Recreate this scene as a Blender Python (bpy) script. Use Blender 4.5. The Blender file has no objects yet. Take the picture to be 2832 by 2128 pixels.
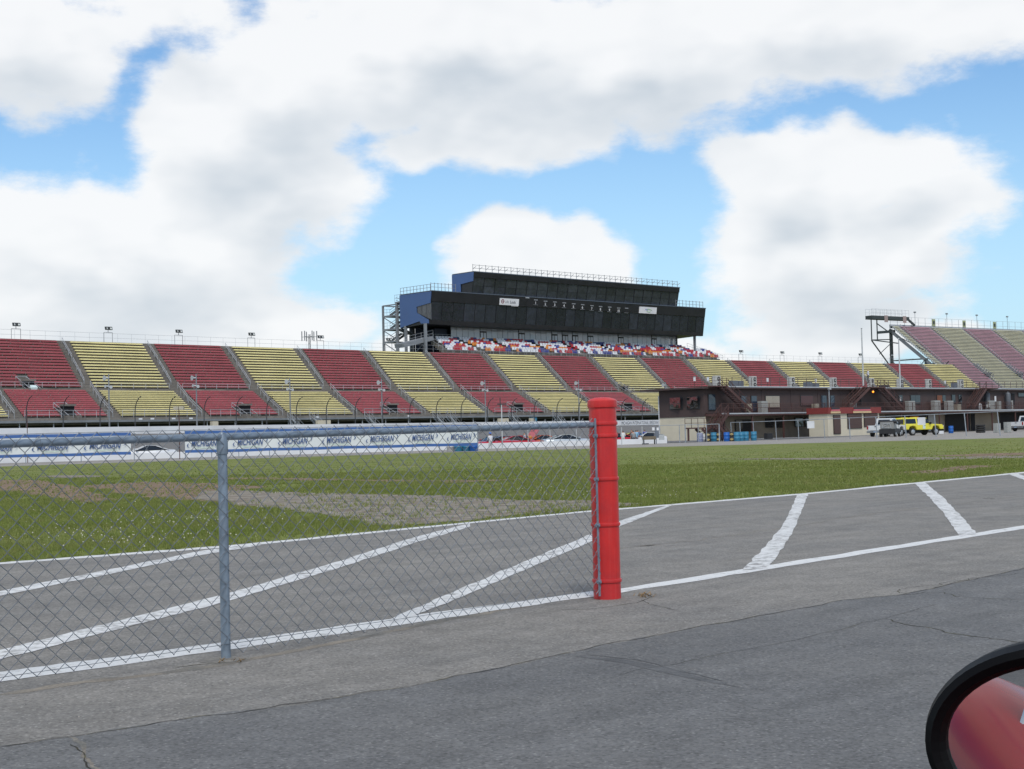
import bpy, bmesh, math, random
import numpy as np
from mathutils import Vector as V, Matrix, noise
random.seed(7); RNG = np.random.default_rng(11)
S = bpy.context.scene; COL = S.collection
rad = math.radians
# ------------------------------------------------------------------ camera, sky, sun, exposure
F, PITCH, ROLL, H = 4000.0, rad(1.9324), rad(1.4035), 1.3      # focal length in photo pixels (2832 wide), camera 1.3 m up
_D = V((0, math.cos(PITCH), math.sin(PITCH))); _W = V((0, -math.sin(PITCH), math.cos(PITCH)))
_R = V((1, 0, 0)) * math.cos(ROLL) - _W * math.sin(ROLL)
_U = _W * math.cos(ROLL) + V((1, 0, 0)) * math.sin(ROLL)
CAM = V((0, 0, H))
cd = bpy.data.cameras.new('camera'); cam = bpy.data.objects.new('camera', cd); COL.objects.link(cam)
cam.matrix_world = Matrix(((_R.x, _U.x, -_D.x, 0), (_R.y, _U.y, -_D.y, 0), (_R.z, _U.z, -_D.z, H), (0, 0, 0, 1)))
cd.sensor_width = 36; cd.lens = 36 * F / 2832; cd.clip_start = 0.05; cd.clip_end = 9000
S.camera = cam
S.view_settings.view_transform = 'Standard'; S.view_settings.look = 'None'
S.view_settings.gamma = 1; S.view_settings.exposure = 0.0; S.view_settings.use_curve_mapping = False
SUN_EL, SUN_AZ = rad(52), rad(172)          # azimuth clockwise from +Y: behind the camera
sd = V((math.sin(SUN_AZ) * math.cos(SUN_EL), math.cos(SUN_AZ) * math.cos(SUN_EL), math.sin(SUN_EL)))
sl = bpy.data.lights.new('sun', 'SUN'); sl.energy = 2.3; sl.angle = rad(18); sl.color = (1, .96, .9)
so = bpy.data.objects.new('sun', sl); COL.objects.link(so); so.rotation_euler = sd.to_track_quat('Z', 'Y').to_euler()
so.location = (-20, -20, 40)
def ray(px, py): return _D + _R * ((px - 1416) / F) + _U * ((1064 - py) / F)
def G(px, py, z=0.0):
    d = ray(px, py); return CAM + d * ((z - H) / d.z)
def A(px, py, y):
    d = ray(px, py); return CAM + d * (y / d.y)
def proj(p):
    q = V(p) - CAM; z = q.dot(_D); return (1416 + F * q.dot(_R) / z, 1064 - F * q.dot(_U) / z)
def azel(px, py):
    d = ray(px, py).normalized(); return math.atan2(d.x, d.y), math.asin(d.z)

class NT:
    """small helper round a node tree"""
    def __init__(s, nt): s.t = nt; s.n = nt.nodes; s.l = nt.links
    def node(s, typ, ins=None, **kw):
        n = s.n.new(typ)
        for k, v in kw.items(): setattr(n, k, v)
        for k, v in (ins or {}).items(): s.set(n.inputs[k], v)
        return n
    def set(s, sock, v):
        if isinstance(v, bpy.types.NodeSocket): s.l.new(v, sock)
        else:
            if sock.type == 'RGBA' and len(v) == 3: v = (*v, 1)
            sock.default_value = v
    def m(s, op, a, b=None, c=None, clamp=False):
        n = s.n.new('ShaderNodeMath'); n.operation = op; n.use_clamp = clamp; s.set(n.inputs[0], a)
        if b is not None: s.set(n.inputs[1], b)
        if c is not None: s.set(n.inputs[2], c)
        return n.outputs[0]
    def vm(s, op, a, b=None, sc=None):
        n = s.n.new('ShaderNodeVectorMath'); n.operation = op; s.set(n.inputs[0], a)
        if b is not None: s.set(n.inputs[1], b)
        if sc is not None: s.set(n.inputs['Scale'], sc)
        return n.outputs[0]
    def noise(s, vec, scale, detail=4, rough=.55, dist=0):
        n = s.node('ShaderNodeTexNoise', {'Vector': vec, 'Scale': scale, 'Detail': detail, 'Roughness': rough, 'Distortion': dist})
        return n.outputs['Fac']
    def mr(s, v, a, b, c, d, clamp=True, smooth=False):
        n = s.node('ShaderNodeMapRange', {'Value': v, 'From Min': a, 'From Max': b, 'To Min': c, 'To Max': d}); n.clamp = clamp
        if smooth: n.interpolation_type = 'SMOOTHSTEP'
        return n.outputs[0]
    def mix(s, f, a, b):
        n = s.n.new('ShaderNodeMix'); n.data_type = 'RGBA'
        s.set(n.inputs[0], f); s.set(n.inputs[6], a); s.set(n.inputs[7], b); return n.outputs[2]

# ---- world: physical sky with broken fair-weather cumulus laid over it
w = bpy.data.worlds.new('World'); S.world = w; w.use_nodes = True
nt = NT(w.node_tree); nt.n.clear()
sky = nt.node('ShaderNodeTexSky', sky_type='NISHITA', sun_disc=False, sun_elevation=SUN_EL, sun_rotation=SUN_AZ,
              altitude=200, air_density=1.0, dust_density=.15, ozone_density=1.5)
grp = bpy.data.node_groups.new('cloud_cover', 'ShaderNodeTree')
grp.interface.new_socket('Dir', in_out='INPUT', socket_type='NodeSocketVector')
grp.interface.new_socket('Density', in_out='OUTPUT', socket_type='NodeSocketFloat')
g = NT(grp); gi = g.n.new('NodeGroupInput'); go = g.n.new('NodeGroupOutput')
dirv = gi.outputs[0]
sx = g.node('ShaderNodeSeparateXYZ', {0: dirv})
az = g.m('ARCTAN2', sx.outputs[0], sx.outputs[1]); el = g.m('ARCSINE', sx.outputs[2])
BLOBS = [  # px, py, rx, ry (photo pixels), strength : the cloud banks as they stand over the track
 (40, 120, 310, 230, 1.0), (430, 70, 260, 110, .85), (330, 720, 560, 285, 1.3), (610, 400, 290, 240, 1.2), (730, 540, 270, 240, 1.05),
 (80, 850, 330, 170, 1.0), (780, 240, 260, 200, 1.0), (1250, 150, 640, 260, 1.35), (1750, 210, 620, 250, 1.35), (2250, 90, 520, 190, 1.2), (2720, 10, 300, 130, .9),
 (1320, 410, 430, 110, 1.0), (1500, 760, 310, 150, 1.6), (1430, 690, 190, 130, 1.5), (1640, 740, 150, 110, 1.3), (2130, 490, 260, 135, 1.1), (2450, 470, 330, 130, 1.1), (2300, 680, 430, 180, 1.25),
 (2600, 590, 280, 120, 1.0), (2350, 880, 330, 110, 1.0), (700, 900, 330, 120, 1.0), (150, 930, 360, 60, .8), (1560, 960, 900, 60, .6), (2500, 960, 700, 70, .7), (980, 860, 140, 100, .5)]
ae = g.node('ShaderNodeCombineXYZ', {0: az, 1: el}).outputs[0]
f = None
for (bx, by, rx, ry, st) in BLOBS:
    a0, e0 = azel(bx, by)
    ma = g.node('ShaderNodeVectorMath', {0: ae, 1: (F / rx, F / ry, 0), 2: (-a0 * F / rx, -e0 * F / ry, 0)}, operation='MULTIPLY_ADD')
    ln = g.node('ShaderNodeVectorMath', {0: ma.outputs[0]}, operation='LENGTH').outputs['Value']
    k = g.m('MULTIPLY_ADD', ln, -st, st)
    f = k if f is None else g.node('ShaderNodeMath', {0: f, 1: k, 2: .25}, operation='SMOOTH_MAX').outputs[0]
f = g.m('MAXIMUM', f, -1.0)
# the rest of the sky: the same broken cover, from noise alone
sc3 = g.vm('MULTIPLY', dirv, (1, 1, 2.2))
big = g.mr(g.noise(sc3, 2.6, 2, .5), .36, .62, -.9, 1.1)
a0, e0 = azel(1416, 560)
u = g.m('MULTIPLY', g.m('SUBTRACT', az, a0), 1 / .44); v = g.m('MULTIPLY', g.m('SUBTRACT', el, e0), 1 / .30)
inview = g.mr(g.m('SQRT', g.m('ADD', g.m('MULTIPLY', u, u), g.m('MULTIPLY', v, v))), .85, 1.25, 1, 0)
base = g.m('ADD', g.m('MULTIPLY', f, inview), g.m('MULTIPLY', big, g.m('SUBTRACT', 1.0, inview)))
g.l.new(base, go.inputs[0])
tc = nt.node('ShaderNodeTexCoord'); gd = tc.outputs['Generated']
def cloud(vec):
    n = nt.n.new('ShaderNodeGroup'); n.node_tree = grp; nt.l.new(vec, n.inputs[0]); return n.outputs[0]
wob = nt.node('ShaderNodeTexNoise', {'Vector': gd, 'Scale': 7.0, 'Detail': 3.0, 'Roughness': .6})
gw = nt.vm('ADD', gd, nt.vm('SCALE', nt.vm('SUBTRACT', wob.outputs['Color'], (.5, .5, .5)), sc=.085))
up = (-.012, 0, .034)
def fine(vec, det): return nt.m('MULTIPLY', nt.m('SUBTRACT', nt.noise(nt.vm('MULTIPLY', vec, (1, 1, 2.0)), 11, det, .62), .5), 1.35)
d0 = nt.m('ADD', cloud(gw), fine(gd, 7))
d1 = nt.m('ADD', cloud(nt.vm('ADD', gw, up)), fine(nt.vm('ADD', gd, up), 3))
mask = nt.mr(d0, -.02, .36, 0, 1, smooth=True)
thick = nt.mr(d0, .1, 1.2, 0, 1)
shade = nt.mr(nt.m('SUBTRACT', d1, nt.m('MULTIPLY', d0, .45)), -.15, .95, 0, 1, smooth=True)
puff = nt.mr(nt.noise(nt.vm('MULTIPLY', gd, (1, 1, 1.8)), 16, 2, .55), .3, .7, -.12, .12)
shade = nt.m('ADD', nt.m('MULTIPLY', shade, nt.m('ADD', .35, nt.m('MULTIPLY', thick, .65))), puff, clamp=True)
ccol = nt.mix(shade, (.955, .965, .975), (.55, .62, .69))
sz = nt.node('ShaderNodeSeparateXYZ', {0: gd}).outputs[2]
skyc = nt.vm('MULTIPLY', nt.vm('SCALE', sky.outputs[0], sc=.13), (.80, 1.0, 1.12))
skyc = nt.mix(nt.mr(sz, -.02, .26, .85, 0, smooth=True), skyc, (.52, .74, .90, 1))
fin = nt.mix(nt.m('MULTIPLY', mask, .96), skyc, ccol)
bg = nt.node('ShaderNodeBackground', {'Color': fin, 'Strength': 1.0})
wo = nt.node('ShaderNodeOutputWorld', {'Surface': bg.outputs[0]})
w.cycles.sampling_method = 'NONE'
S.cycles.max_bounces = 5; S.cycles.diffuse_bounces = 2; S.cycles.glossy_bounces = 3; S.cycles.transmission_bounces = 2; S.cycles.sample_clamp_indirect = 4

# ------------------------------------------------------------------ materials
MATS = {}
def M(name, col, rough=.6, metal=0, var=.12, scale=6, bump=0, bscale=30, spec=.5, coat=0, fine=.0, fscale=120, col2=None, c2=(.55, .7), emit=0, world=True, trans=0):
    if name in MATS: return MATS[name]
    m = bpy.data.materials.new(name); m.use_nodes = True; t = NT(m.node_tree)
    b = t.n['Principled BSDF']
    pos = t.node('ShaderNodeNewGeometry').outputs['Position'] if world else t.node('ShaderNodeTexCoord').outputs['Object']
    n1 = t.noise(pos, scale, 4)
    sc = t.mr(n1, .3, .7, 1 - var, 1 + var)
    if fine: sc = t.m('MULTIPLY', sc, t.mr(t.noise(pos, fscale, 3, .6), .3, .7, 1 - fine, 1 + fine))
    c = (*col, 1)
    if col2: c = t.mix(t.mr(t.noise(pos, scale * .6, 6, .6), c2[0], c2[1], 0, 1), c, (*col2, 1))
    t.set(b.inputs['Base Color'], t.vm('SCALE', c if not isinstance(c, tuple) else c[:3], sc=sc))
    t.set(b.inputs['Roughness'], t.mr(n1, .3, .7, max(0, rough - .06), min(1, rough + .06)))
    b.inputs['Metallic'].default_value = metal; b.inputs['Specular IOR Level'].default_value = spec
    b.inputs['Coat Weight'].default_value = coat; b.inputs['Coat Roughness'].default_value = .06
    if emit: b.inputs['Emission Color'].default_value = (*col, 1); b.inputs['Emission Strength'].default_value = emit
    if trans: b.inputs['Subsurface Weight'].default_value = 0
    if bump:
        bn = t.node('ShaderNodeBump', {'Height': t.noise(pos, bscale, 5), 'Strength': bump, 'Distance': .02})
        t.l.new(bn.outputs[0], b.inputs['Normal'])
    MATS[name] = m; return m
def asphalt(name, col, tint2, speck=.35, dark=.75):
    m = bpy.data.materials.new(name); m.use_nodes = True; t = NT(m.node_tree); b = t.n['Principled BSDF']
    pos = t.node('ShaderNodeNewGeometry').outputs['Position']
    st = t.noise(pos, .55, 5, .6); st2 = t.noise(t.vm('MULTIPLY', pos, (1, 1, 1)), 2.6, 6, .65)
    c = t.mix(t.mr(st, .42, .68, 0, 1), (*col, 1), (*tint2, 1))
    sc = t.mr(st2, .25, .75, dark, 2 - dark)
    rot = t.node('ShaderNodeVectorRotate', {'Vector': pos, 'Angle': -.81}, rotation_type='Z_AXIS').outputs[0]
    sc = t.m('MULTIPLY', sc, t.mr(t.noise(t.vm('MULTIPLY', rot, (.18, 2.2, 1)), 1.3, 5, .6), .3, .7, .88, 1.12))
    sc = t.m('MULTIPLY', sc, t.mr(t.noise(pos, 70, 3, .7), .25, .75, .78, 1.24))
    vo = t.node('ShaderNodeTexVoronoi', {'Vector': pos, 'Scale': 62.0, 'Randomness': 1.0})
    wn = t.node('ShaderNodeTexWhiteNoise', {'Vector': vo.outputs['Color']})
    sc = t.m('MULTIPLY', sc, t.mr(wn.outputs['Value'], 0, 1, .80, 1.20))
    stone = t.m('MULTIPLY', t.m('LESS_THAN', vo.outputs['Distance'], .34), t.m('GREATER_THAN', wn.outputs['Value'], .90))
    dk = t.m('MULTIPLY', t.m('LESS_THAN', vo.outputs['Distance'], .40), t.m('LESS_THAN', wn.outputs['Value'], .12))
    c = t.vm('SCALE', c, sc=sc)
    c = t.mix(t.m('MULTIPLY', stone, speck), c, (.55, .53, .49, 1))
    c = t.mix(t.m('MULTIPLY', dk, .3), c, (.03, .03, .03, 1))
    t.set(b.inputs['Base Color'], c); b.inputs['Roughness'].default_value = .85; b.inputs['Specular IOR Level'].default_value = .25
    bn = t.node('ShaderNodeBump', {'Height': t.noise(pos, 110, 4, .7), 'Strength': .45, 'Distance': .006})
    t.l.new(bn.outputs[0], b.inputs['Normal']); return m
def glassmat(name, col, rough=.03, bump=0, bscale=.6, spec=.8, metal=0):
    m = bpy.data.materials.new(name); m.use_nodes = True; t = NT(m.node_tree); b = t.n['Principled BSDF']
    b.inputs['Base Color'].default_value = (*col, 1); b.inputs['Roughness'].default_value = rough; b.inputs['Specular IOR Level'].default_value = spec
    b.inputs['Metallic'].default_value = metal
    if bump:
        pos = t.node('ShaderNodeNewGeometry').outputs['Position']
        bn = t.node('ShaderNodeBump', {'Height': t.noise(pos, bscale, 2), 'Strength': bump, 'Distance': .3}); t.l.new(bn.outputs[0], b.inputs['Normal'])
    MATS[name] = m; return m

# ------------------------------------------------------------------ mesh + object helpers
class MB:
    def __init__(s): s.v = []; s.f = []; s.mi = []
    def quad(s, a, b, c, d, mi=0):
        i = len(s.v); s.v += [V(a), V(b), V(c), V(d)]; s.f.append((i, i + 1, i + 2, i + 3)); s.mi.append(mi); return s
    def poly(s, pts, mi=0):
        i = len(s.v); s.v += [V(p) for p in pts]; s.f.append(tuple(range(i, i + len(pts)))); s.mi.append(mi); return s
    def par(s, o, a, b, c, mi=0):
        """parallelepiped: corner o, edges a, b, c"""
        o, a, b, c = V(o), V(a), V(b), V(c); i = len(s.v)
        s.v += [o, o + a, o + a + b, o + b, o + c, o + a + c, o + a + b + c, o + b + c]
        for q in ((0, 3, 2, 1), (4, 5, 6, 7), (0, 1, 5, 4), (1, 2, 6, 5), (2, 3, 7, 6), (3, 0, 4, 7)): s.f.append(tuple(i + k for k in q)); s.mi.append(mi)
        return s
    def box(s, x0, x1, y0, y1, z0, z1, mi=0): return s.par((x0, y0, z0), (x1 - x0, 0, 0), (0, y1 - y0, 0), (0, 0, z1 - z0), mi)
    def bar(s, a, b, wd, ht=None, mi=0, up=(0, 0, 1)):
        a, b = V(a), V(b); d = b - a; ht = ht or wd
        x = d.cross(V(up)); x = V((1, 0, 0)) if x.length < 1e-5 else x.normalized(); y = x.cross(d).normalized()
        return s.par(a - x * wd / 2 - y * ht / 2, x * wd, y * ht, d, mi)
    def tube(s, pts, r, n=8, mi=0, cap=True, x0=None):
        pts = [V(p) for p in pts]; rs = r if isinstance(r, (list, tuple)) else [r] * len(pts); i0 = len(s.v)
        x = V(x0) if x0 is not None else None
        for k, p in enumerate(pts):
            d = (pts[min(k + 1, len(pts) - 1)] - pts[max(k - 1, 0)]).normalized()
            if x is None: x = d.orthogonal().normalized()
            x = (x - d * x.dot(d)).normalized(); y = d.cross(x)
            for j in range(n):
                a = 2 * math.pi * j / n; s.v.append(p + (x * math.cos(a) + y * math.sin(a)) * rs[k])
        for k in range(len(pts) - 1):
            for j in range(n):
                a, b = i0 + k * n + j, i0 + k * n + (j + 1) % n; s.f.append((a, b, b + n, a + n)); s.mi.append(mi)
        if cap:
            s.f.append(tuple(i0 + j for j in range(n))[::-1]); s.mi.append(mi); s.f.append(tuple(i0 + (len(pts) - 1) * n + j for j in range(n))); s.mi.append(mi)
        return s
    def lathe(s, prof, c=(0, 0, 0), n=20, mi=0):
        c = V(c); i0 = len(s.v)
        for (r, z) in prof:
            for j in range(n):
                a = 2 * math.pi * j / n; s.v.append(c + V((r * math.cos(a), r * math.sin(a), z)))
        for k in range(len(prof) - 1):
            for j in range(n):
                a, b = i0 + k * n + j, i0 + k * n + (j + 1) % n; s.f.append((a, b, b + n, a + n)); s.mi.append(mi)
        return s
    def prism(s, pts, ext, mi=0):
        pts = [V(p) for p in pts]; e = V(ext); n = len(pts); i = len(s.v); s.v += pts + [p + e for p in pts]
        s.f.append(tuple(i + k for k in range(n))[::-1]); s.mi.append(mi); s.f.append(tuple(i + n + k for k in range(n))); s.mi.append(mi)
        for k in range(n): s.f.append((i + k, i + (k + 1) % n, i + n + (k + 1) % n, i + n + k)); s.mi.append(mi)
        return s
    def build(s, name, mat, parent=None, smooth=False, bevel=0, local=False, fix=True):
        off = V((0, 0, 0))
        if parent is not None and not local:
            p = parent
            while p is not None: off += p.location; p = p.parent
        me = bpy.data.meshes.new(name); me.from_pydata([v - off for v in s.v], [], s.f)
        for m in (mat if isinstance(mat, (list, tuple)) else [mat]): me.materials.append(m)
        me.polygons.foreach_set('material_index', s.mi)
        if fix:
            bm = bmesh.new(); bm.from_mesh(me); bmesh.ops.recalc_face_normals(bm, faces=bm.faces)
            if bevel:
                bmesh.ops.remove_doubles(bm, verts=bm.verts, dist=1e-4)
                bmesh.ops.bevel(bm, geom=bm.edges[:], offset=bevel, segments=2, affect='EDGES', clamp_overlap=True)
            bm.to_mesh(me); bm.free()
        if smooth:
            me.polygons.foreach_set('use_smooth', [True] * len(me.polygons)); me.update()
            me.set_sharp_from_angle(angle=rad(40))
        o = bpy.data.objects.new(name, me); COL.objects.link(o)
        if parent is not None: o.parent = parent
        return o
def tag(o, label=None, cat=None, group=None, kind=None):
    if label: o['label'] = label
    if cat: o['category'] = cat
    if group: o['group'] = group
    if kind: o['kind'] = kind
    return o
def empty(name, loc, label=None, cat=None, group=None, rz=0):
    o = bpy.data.objects.new(name, None); COL.objects.link(o); o.location = loc; o.rotation_euler.z = rz; o.empty_display_size = .3
    return tag(o, label, cat, group)
def dup(root, loc, rz, label):
    r = root.copy(); COL.objects.link(r); r.location = loc; r.rotation_euler.z = rz; r['label'] = label
    for c in root.children:
        k = c.copy(); COL.objects.link(k); k.parent = r
        for gch in c.children:
            q = gch.copy(); COL.objects.link(q); q.parent = k
    return r
def text(name, body, mat, parent, o, ux, uz, size, shear=0, align='LEFT', ext=.004, width=1.0, bold=0):
    """raised lettering: baseline start o, reading along ux, letters up along uz (parent must be unrotated)"""
    cu = bpy.data.curves.new(name, 'FONT'); cu.body = body; cu.size = size; cu.shear = shear; cu.align_x = align; cu.extrude = ext; cu.offset = bold
    cu.resolution_u = 3
    ob = bpy.data.objects.new(name, cu); COL.objects.link(ob)
    bpy.context.view_layer.update()
    me = bpy.data.meshes.new_from_object(ob.evaluated_get(bpy.context.evaluated_depsgraph_get()))
    bpy.data.objects.remove(ob)
    ux = V(ux).normalized(); uz = V(uz).normalized(); un = ux.cross(uz)
    off = V((0, 0, 0)); p = parent
    while p is not None: off += p.location; p = p.parent
    me.transform(Matrix(((ux.x * width, uz.x, un.x, o[0] - off.x), (ux.y * width, uz.y, un.y, o[1] - off.y), (ux.z * width, uz.z, un.z, o[2] - off.z), (0, 0, 0, 1))))
    me.materials.clear(); me.materials.append(mat)
    r = bpy.data.objects.new(name, me); COL.objects.link(r); r.parent = parent; return r
ORD = ['first', 'second', 'third', 'fourth', 'fifth', 'sixth', 'seventh', 'eighth', 'ninth', 'tenth', 'eleventh', 'twelfth', 'thirteenth', 'fourteenth', 'fifteenth', 'sixteenth', 'seventeenth', 'eighteenth']
# ------------------------------------------------------------------ ground, lanes, grass
m_near = asphalt('asphalt_drive_mat', (.132, .132, .131), (.155, .153, .148), .2, .84)
m_lane = asphalt('asphalt_lane_mat', (.212, .200, .181), (.180, .173, .161), .34, .80)
m_far = asphalt('service_road_mat', (.30, .275, .245), (.26, .245, .225), .1, .92)
m_track = asphalt('track_mat', (.165, .16, .155), (.145, .145, .142), .0, .93)
m_grassg = M('grass_ground', (.150, .182, .046), .95, var=.22, scale=.5, fine=.22, fscale=22, col2=(.19, .195, .07), c2=(.42, .66), spec=.1)
m_terr = M('terrain_mat', (.09, .11, .04), .95, var=.25, scale=.05, spec=.1)
m_gravel = M('gravel_mat', (.25, .225, .185), .95, var=.25, scale=3, fine=.3, fscale=40, col2=(.19, .155, .12), c2=(.45, .62), bump=.6, bscale=25, spec=.15)
m_dirt = M('dirt_mat', (.23, .165, .115), .95, var=.35, scale=4, fine=.3, fscale=50, col2=(.15, .12, .075), c2=(.5, .62), bump=.6, bscale=20, spec=.1)
def structure(o): return tag(o, kind='structure')
t_ = MB(); t_.quad((-2500, -800, -.95), (2500, -800, -.95), (2500, 4500, -.95), (-2500, 4500, -.95))
structure(t_.build('terrain', m_terr))
def jit(pts, amp, n, seed=0):
    """subdivide a world XY polyline and make it ragged"""
    out = []
    for k in range(len(pts) - 1):
        a, b = V(pts[k]), V(pts[k + 1]); d = (b - a); nn = V((-d.y, d.x, 0)).normalized()
        for j in range(n):
            t = j / n; p = a + d * t
            out.append(p + nn * (noise.noise(p * 3.1 + V((seed, 0, 0))) * amp + noise.noise(p * 11 + V((0, seed, 0))) * amp * .5))
    out.append(V(pts[-1])); return out
ROADDIR = (G(2832, 1460) - G(0, 1875)).normalized(); ROADN = V((-ROADDIR.y, ROADDIR.x, 0))
# painted edge lines are the borders between grass and lane
EDGE = [G(x, y) for x, y in ((-500, 1606), (0, 1559), (678, 1507), (1613, 1416), (1702, 1409), (2228, 1366), (2832, 1307), (3500, 1240))]
EDGE[0] = EDGE[1] + (EDGE[1] - EDGE[2]).normalized() * 70
SEAM_PX = [(-300, 2098), (0, 2068), (200, 2040), (420, 2003), (620, 1975), (800, 1952), (1000, 1922), (1200, 1886), (1480, 1826), (1700, 1780), (1900, 1742), (2050, 1713), (2180, 1690), (2330, 1661), (2480, 1648), (2600, 1624), (2760, 1588), (2900, 1556), (3400, 1470)]
SEAM = jit([G(*p) for p in SEAM_PX], .05, 7, 3)
SEAM = [SEAM[0] - ROADDIR * 80] + SEAM + [SEAM[-1] + ROADDIR * 60]
n_ = MB(); far_end = SEAM[-1]
sv = SEAM
for k in range(len(sv) - 1):
    a, b = sv[k], sv[k + 1]
    n_.quad(a + V((0, 0, .002)), b + V((0, 0, .002)), b - ROADN * 90 + V((0, 0, .002)), a - ROADN * 90 + V((0, 0, .002)))
structure(n_.build('asphalt_drive', m_near))
l_ = MB(); ext0 = EDGE[0] - ROADDIR * 4; ext1 = G(3400, 1245)
ring = [V((p.x, p.y, 0)) for p in EDGE] + [V((EDGE[-1].x + 60, EDGE[-1].y + 50, 0)), V((SEAM[-1].x + 40, SEAM[-1].y + 30, 0))] + [V((p.x, p.y, 0)) - ROADN * .6 for p in SEAM[::-1]]
l_.poly(ring); structure(l_.build('asphalt_lane', m_lane, fix=False))
FARG = [G(x, y) for x, y in ((-700, 1318), (0, 1291), (650, 1270), (1300, 1250), (1850, 1236), (2400, 1222), (2832, 1211), (3600, 1190))]
GEDGE = jit([p + ROADN * .10 for p in EDGE], .10, 14, 9)
gm = MB()
gl = [V((p.x, p.y, .004)) for p in GEDGE] + [V((p.x, p.y, .004)) for p in jit(FARG, .5, 12, 4)[::-1]]
gm.poly(gl); structure(gm.build('infield_grass', m_grassg, fix=False))
def ragged(name, px, mat, z, amp, n=9, seed=1):
    P = [G(*p) for p in px]; P.append(P[0]); r = jit(P, amp, n, seed)[:-1]
    b = MB(); b.poly([V((p.x, p.y, z)) for p in r]); structure(b.build(name, mat, fix=False)); return [(p.x, p.y) for p in r]
PATCH = []
PATCH.append(ragged('gravel_patch', [(560, 1358), (640, 1358), (760, 1362), (900, 1366), (1200, 1372), (1400, 1384), (1620, 1387), (1780, 1396), (1650, 1409), (1450, 1424), (1300, 1440), (1100, 1458), (1010, 1450), (930, 1432), (800, 1413), (640, 1398), (540, 1380)], m_gravel, .012, .35, 9, 2))
PATCH.append(ragged('dirt_patch', [(230, 1345), (400, 1333), (560, 1338), (760, 1346), (640, 1360), (820, 1375), (1000, 1372), (760, 1395), (560, 1392), (420, 1377), (300, 1362)], m_dirt, .008, .5, 8, 5))
PATCH.append(ragged('dirt_patch', [(-80, 1338), (0, 1328), (110, 1328), (240, 1352), (310, 1384), (230, 1396), (120, 1376), (30, 1362), (-80, 1360)], m_dirt, .008, .5, 8, 6))
PATCH.append(ragged('dirt_patch', [(430, 1326), (760, 1322), (1000, 1328), (1280, 1330), (1560, 1324), (1290, 1336), (1000, 1334), (740, 1328)], m_dirt, .008, .5, 8, 7))
PATCH.append(ragged('dirt_patch', [(2480, 1308), (2600, 1300), (2640, 1291), (2700, 1288), (2760, 1290), (2700, 1298), (2640, 1306), (2540, 1312)], m_dirt, .008, .35, 8, 8))
PATCH.append(ragged('gravel_patch', [(1960, 1271), (2300, 1267), (2600, 1266), (2900, 1260), (2900, 1266), (2600, 1273), (2300, 1273)], m_gravel, .012, .5, 8, 10))
PATCH.append(ragged('gravel_patch', [(100, 1319), (160, 1316), (270, 1316), (280, 1320), (180, 1323)], m_gravel, .012, .3, 8, 12))
PATCH.append(ragged('dirt_patch', [(2560, 1262), (2700, 1256), (2900, 1250), (2900, 1258), (2700, 1264)], m_dirt, .008, .5, 8, 13))
# service road beyond the grass, at the foot of the pit wall and the pit building
s_ = MB(); B1 = [V((p.x, p.y, 0)) - V((.0, .8, 0)) for p in FARG]
pitL = [V((-120, 72, 0)), V((-62, 92, 0)), G(100, 1279), V((14.5, 137.5, 0)), V((30, 150, 0)), V((60, 200, 0)), V((130, 260, 0))]
s_.poly(B1 + [V((170, 140, 0))] + pitL[::-1]); structure(s_.build('service_road', m_far, fix=False))

# grass blades: one mass, thinned with distance
def inside(x, y, poly):
    p = np.array(poly); x0, y0 = p[:, 0], p[:, 1]; x1, y1 = np.roll(x0, -1), np.roll(y0, -1); c = np.zeros(len(x), bool)
    for a, b, c_, d in zip(x0, y0, x1, y1):
        cond = ((b > y) != (d > y)) & (x < (c_ - a) * (y - b) / (d - b + 1e-12) + a); c ^= cond
    return c
NG = 270000
yy = 14 * (104 / 14) ** RNG.random(NG) ; yy = np.where(RNG.random(NG) < .55, 14 + 40 * RNG.random(NG), yy)
xx = (RNG.random(NG) - .56) * .98 * yy
ok = inside(xx, yy, [(p.x, p.y) for p in gl])
for pi, pt in enumerate(PATCH):
    ins = inside(xx, yy, pt); ok &= ~(ins & (RNG.random(NG) < (.82 if pi in (0, 5, 6) else .86)))
clump = np.array([noise.noise(V((a * .55, b * .55, 0))) for a, b in zip(xx, yy)]); ok &= RNG.random(NG) < (.72 + .6 * clump) * np.clip(1.35 - yy / 75, .12, 1)
xx, yy, clump = xx[ok], yy[ok], clump[ok]; n = len(xx)
hgt = (.035 + .045 * RNG.random(n)) * (1 + .5 * clump) * np.clip(1.2 - yy / 160, .6, 1.0); wd = .0075 * np.clip(yy / 22, .8, 2.2)
verts = []; tris = []
for b in range(3):
    ang = RNG.random(n) * 6.283; lean = hgt * (.2 + .6 * RNG.random(n)); la = RNG.random(n) * 6.283
    ox = xx + (RNG.random(n) - .5) * .05; oy = yy + (RNG.random(n) - .5) * .05
    ca, sa = np.cos(ang) * wd, np.sin(ang) * wd
    z0 = np.full(n, .002)
    verts.append(np.stack([np.stack([ox - ca, oy - sa, z0], 1), np.stack([ox + ca, oy + sa, z0], 1), np.stack([ox + np.cos(la) * lean, oy + np.sin(la) * lean, hgt * (.7 + .5 * RNG.random(n))], 1)], 1).reshape(-1, 3))
vv = np.concatenate(verts); nf = len(vv) // 3
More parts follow.
